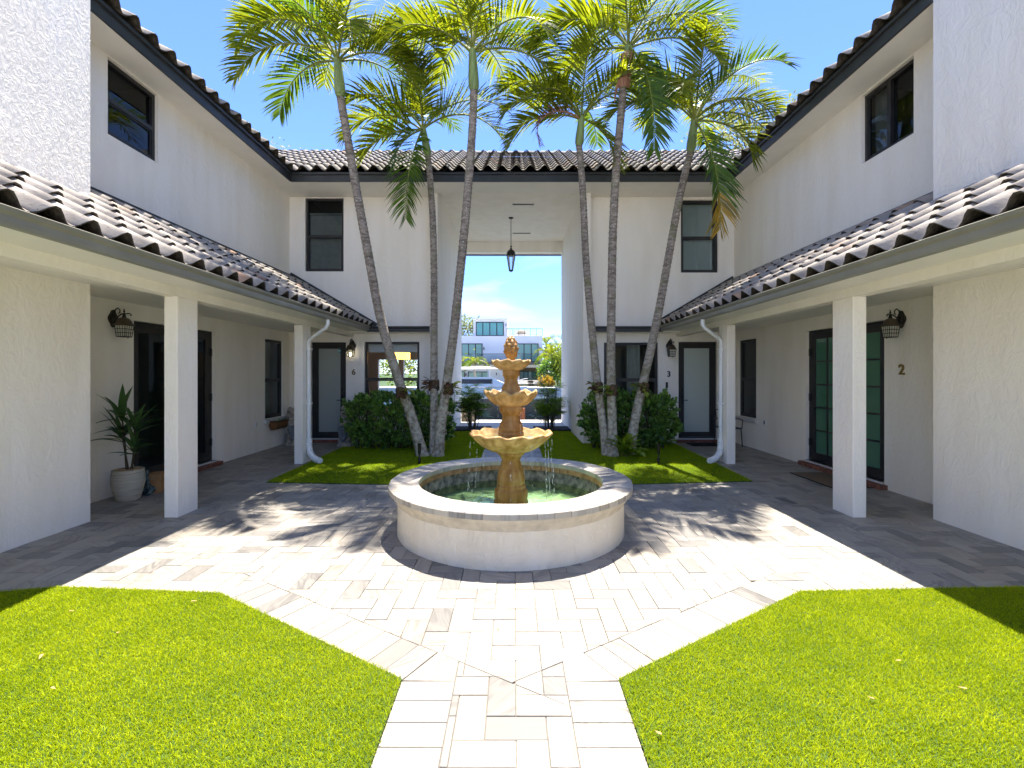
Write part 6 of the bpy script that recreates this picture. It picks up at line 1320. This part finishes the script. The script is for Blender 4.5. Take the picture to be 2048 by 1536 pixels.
t = thing('speedboat', 'navy hulled speedboat moored at the canal terrace behind the fountain', 'boat', (-0.2, 20.6, -0.75)); m = MB(); hull(m, 8.4, 2.5, -0.2, 1.40); local(m, 'hull', MS['boatdark'], t); t.rotation_euler = (0, 0, R(186))
m = MB(); m.box(-0.6, 0.5, -0.45, 0.45, 1.38, 1.72); m.add([(0.4, -0.45, 1.72), (0.4, 0.45, 1.72), (0.15, 0.4, 1.95), (0.15, -0.4, 1.95)], [(0, 1, 2, 3)]); bevel(local(m, 'console', MS['boatwhite'], t), 0.03)
for y in (-0.35, 0.35): m = MB(); m.box(-4.55, -4.15, y - 0.17, y + 0.17, 0.95, 1.5); m.box(-4.5, -4.3, y - 0.06, y + 0.06, -0.3, 0.95); bevel(local(m, 'outboard', MS['black'] if y < 0 else MS['boatwhite'], t), 0.05, 3)
# far villa
VY = 56.0
def V(x, y): q = P(x, y, VY); return q.x, q.z
VIL = thing('modern_villa', 'white flat roofed modern villa across the canal', 'house', (V(1000, 747)[0], VY, 0.15))
def vbox(name, mat, x0, x1, y0, y1, d0, d1, parent=VIL):
    a, z1 = V(x0, y0); b, z0 = V(x1, y1); m = MB(); m.box(a, b, VY + d0, VY + d1, z0, z1); return m.build(name, mat, parent)
G0 = 771
vbox('wall', MS['modern'], 840, 1085, 672, 727, 0, 9); vbox('wall', MS['modern'], 840, 1033, 727.2, G0 + 3, 0.01, 9); vbox('wall', MS['modern'], 1082, 1090, 727.2, G0 + 3, 0.01, 9); vbox('wall', MS['modern'], 1033.1, 1081.9, 727.2, 735, 0.02, 9); vbox('loggia_wall', MS['wicker'], 1033.1, 1081.9, 735.1, G0 + 3, 3.0, 9)
vbox('column', MS['trim'], 1034, 1038.5, 730, G0 + 3, -1.3, -1.0)
vbox('upper_storey', MS['modern'], 946, 1015, 637.5, 672.2, 0.5, 8); vbox('roof_slab', MS['trim'], 945, 1016, 636, 638.2, 0.2, 8.3)
def vwin(x0, x1, y0, y1, n, gm, d=0.0):
    a, z1 = V(x0, y0); b, z0 = V(x1, y1); m = MB(); framebars(m, (0, VY + d, 0), (1, 0, 0), Z3, (0, -1, 0), a, b, z0, z1, 0.10, -0.06, 0.04)
    for i in range(1, n): x = a + (b - a) * i / n; m.box(x - 0.05, x + 0.05, VY + d - 0.05, VY + d + 0.03, z0 + 0.1, z1 - 0.1)
    w = m.build('window', MS['frame'], VIL)
    for i in range(n): g_ = MB(); x0_ = a + (b - a) * i / n; x1_ = a + (b - a) * (i + 1) / n; g_.quad((x0_, VY + d - 0.02, z0), (x1_, VY + d - 0.02, z0), (x1_, VY + d - 0.02, z1), (x0_, VY + d - 0.02, z1)); g_.build('pane', MS[gm], w)
vwin(951, 1007.5, 643, 671.5, 4, 'teal_glass', 0.5); vwin(868, 965, 687, 724, 7, 'teal_blind'); vwin(1019, 1077, 687, 724, 4, 'teal_blind'); vwin(915, 930, 743, G0 + 2, 1, 'teal_blind'); vwin(936, 978, 743, G0 + 2, 3, 'teal_blind'); vwin(1040, 1075, 742, G0 + 2, 4, 'teal_glass', 3.0)
vbox('balcony_slab', MS['modernslab'], 850, 1090, 724.3, 729.5, -1.6, -0.01)
gb = vbox('balcony_glass', MS['glass_clear'], 850, 1090, 709, 724.2, -1.55, -1.53); vbox('handrail', MS['modernslab'], 850, 1090, 708.3, 709.2, -1.57, -1.51, gb)
rr = vbox('roof_railing', MS['black'], 1013, 1085, 657, 658, -0.02, 0.03)
for k in range(4): vbox('rail', MS['sill'], 1013, 1085, 660.5 + k * 2.8, 660.9 + k * 2.8, -0.01, 0.01, rr)
for k in range(7): vbox('post', MS['black'], 1013.5 + k * 11.8, 1014.2 + k * 11.8, 657, 672, -0.015, 0.025, rr)
vbox('roof_railing', MS['black'], 860, 946, 657, 658, -0.02, 0.03)
for x, y in ((968, 697), (1080, 697), (1012, 650), (932, 749), (993, 748), (1083, 749)): vbox('wall_sconce', MS['black'], x - 0.8, x + 0.8, y - 2.5, y + 2.5, -0.18, 0)
a, z = V(1043.5, 672); t = thing('daybed', 'domed wicker daybed on the villa roof terrace', 'daybed', (a, VY + 2.0, z)); m = MB()
m.lathe([(0.66, 0.0), (0.68, 0.35), (0.62, 0.62), (0.45, 0.84), (0.2, 0.93), (0.01, 0.95)], 20); local(m, 'canopy', MS['wicker'], t); m = MB(); m.lathe([(0.6, 0.02), (0.62, 0.3), (0.001, 0.33)], 20, c=(0, -0.35, 0)); local(m, 'mattress', MS['cushion'], t)
for x, slab in ((1050, 'cream outdoor sofa beside the white villa column'), (1069, 'cream outdoor sofa beside the low yellow shrub')):
    a, z = V(x, 775); t = thing('outdoor_sofa', slab, 'sofa', (a, 53.0, 0.16), group='sofas on the villa terrace'); m = MB(); m.box(-0.95, 0.95, -0.4, 0.4, 0, 0.35); bevel(local(m, 'base', MS['wicker'], t), 0.03); m = MB(); m.box(-0.9, 0.9, -0.38, 0.3, 0.352, 0.5); bevel(local(m, 'cushion', MS['cushion'], t), 0.05); m = MB(); m.box(-0.95, 0.95, 0.302, 0.45, 0.352, 0.78); bevel(local(m, 'backrest', MS['cushion'], t), 0.05)
# far palms, hedge shrubs, trees behind the roofs
def smallpalm(label, x, ytop, Y, seed, Ln=2.2, gz=0.15, r=0.12):
    rng = random.Random(seed); tp = P(x, ytop, Y); t = thing('far_palm', label, 'palm tree', (tp.x, Y, gz), group='palms on the far bank'); m = MB(); m.tube([(tp.x, Y, gz), (tp.x + 0.1, Y, (gz + tp.z) / 2), tp], [r * 1.3, r, r * 0.8], 8); m.build('trunk', MS['trunk'], t)
    for k in range(13):
        el = rng.uniform(5, 80); m = MB(); frond_geo(m, tp, 6.283 * k / 13 + rng.uniform(-.2, .2), R(el), Ln * rng.uniform(.8, 1.1), R(95 + el * 0.4), nl_=20, leaf=0.6 * Ln / 2, wid=0.07, rad=0.03, rng=rng); m.build('frond', [MS['rachis'], MS['palmgreen'] if rng.random() < .5 else MS['palmleaf']], t)
smallpalm('small bright palm before the villa terrace windows', 948, 728, 50.5, 51, 2.0); smallpalm('taller palm at the right corner of the villa', 1092, 692, 64, 52, 3.2); smallpalm('distant palm farthest from the villa corner', 1116, 695, 70, 53, 3.2); smallpalm('bright young palm beside the villa wall', 1103, 713, 52.5, 54, 2.6)
def leafy(name, label, cat, c, rx, ry, rz_, n, size, mat, seed, trunk=None, group=None, gz=0.15):
    rng = random.Random(seed); c = Vector(c); t = thing(name, label, cat, (c.x, c.y, gz), group=group); m = MB(); hh = c.z - gz
    m.tube([(c.x, c.y, gz), (c.x + 0.05, c.y, gz + hh * 0.5), (c.x, c.y, c.z)], [0.05 + 0.02 * hh, 0.04 + 0.012 * hh, 0.03], 8); tips = []
    for k in range(16):
        d = Vector((rng.uniform(-1, 1), rng.uniform(-1, 1), rng.uniform(-.5, 1))); d = d.normalized() * rng.uniform(.55, .95); e = c + Vector((d.x * rx, d.y * ry, d.z * rz_)); m.tube([c - Z3 * hh * 0.25 * rng.random(), c.lerp(e, .5) + Z3 * 0.05, e], [0.03, 0.02, 0.008], 5); tips.append(e)
    m.build('trunk', MS['stem'], t); f = MB(); pos, nrm = [], []
    for k in range(n):
        e = rng.choice(tips); o_ = Vector((rng.gauss(0, .28) * rx, rng.gauss(0, .28) * ry, rng.gauss(0, .25) * rz_)); pos.append(e + o_); nrm.append((e - c).normalized() * 0.6)
    scatter_leaves(pos, nrm, size, rng, f); f.build('crown', mat, t)
leafy('tree', 'tree with pale leaves showing above the upper right roof', 'tree', (8.85, 17.2, 10.2), 1.6, 1.4, 1.5, 1500, 0.17, MS['seagrape'], 61, gz=0)
leafy('tree', 'bare twiggy tree showing above the upper left roof', 'tree', (-8.75, 17.2, 9.6), 0.9, 0.9, 0.95, 220, 0.08, MS['seagrape'], 62, gz=0)
leafy('garden_shrub', 'round dark clipped shrub at the right of the villa', 'shrub', P(1096, 745, 50.5), 0.9, 0.9, 1.2, 900, 0.28, MS['clusia'], 63)
leafy('garden_shrub', 'tall yellow green bamboo like shrub at the right of the villa', 'shrub', P(1115, 745, 51), 0.9, 0.9, 2.2, 1300, 0.30, MS['hedge'], 64)
leafy('garden_shrub', 'low yellow shrub between villa and clipped shrub', 'shrub', P(1094, 768, 49.5), 0.7, 0.7, 0.8, 500, 0.26, MS['palmyellow'], 65)
leafy('tree', 'slender pale tree left of the villa roof storey', 'tree', P(928, 662, 66), 2.2, 2.0, 2.0, 1500, 0.35, MS['seagrape'], 66)
leafy('tree', 'bright green tree behind the villa corner', 'tree', P(1108, 722, 75), 2.6, 2.0, 2.2, 1500, 0.4, MS['hedge'], 67)
leafy('tree', 'broad tree beyond the canal seen through the chandelier window', 'tree', P(835, 735, 55), 4.2, 3.0, 2.6, 2200, 0.4, MS['hedge'], 68)
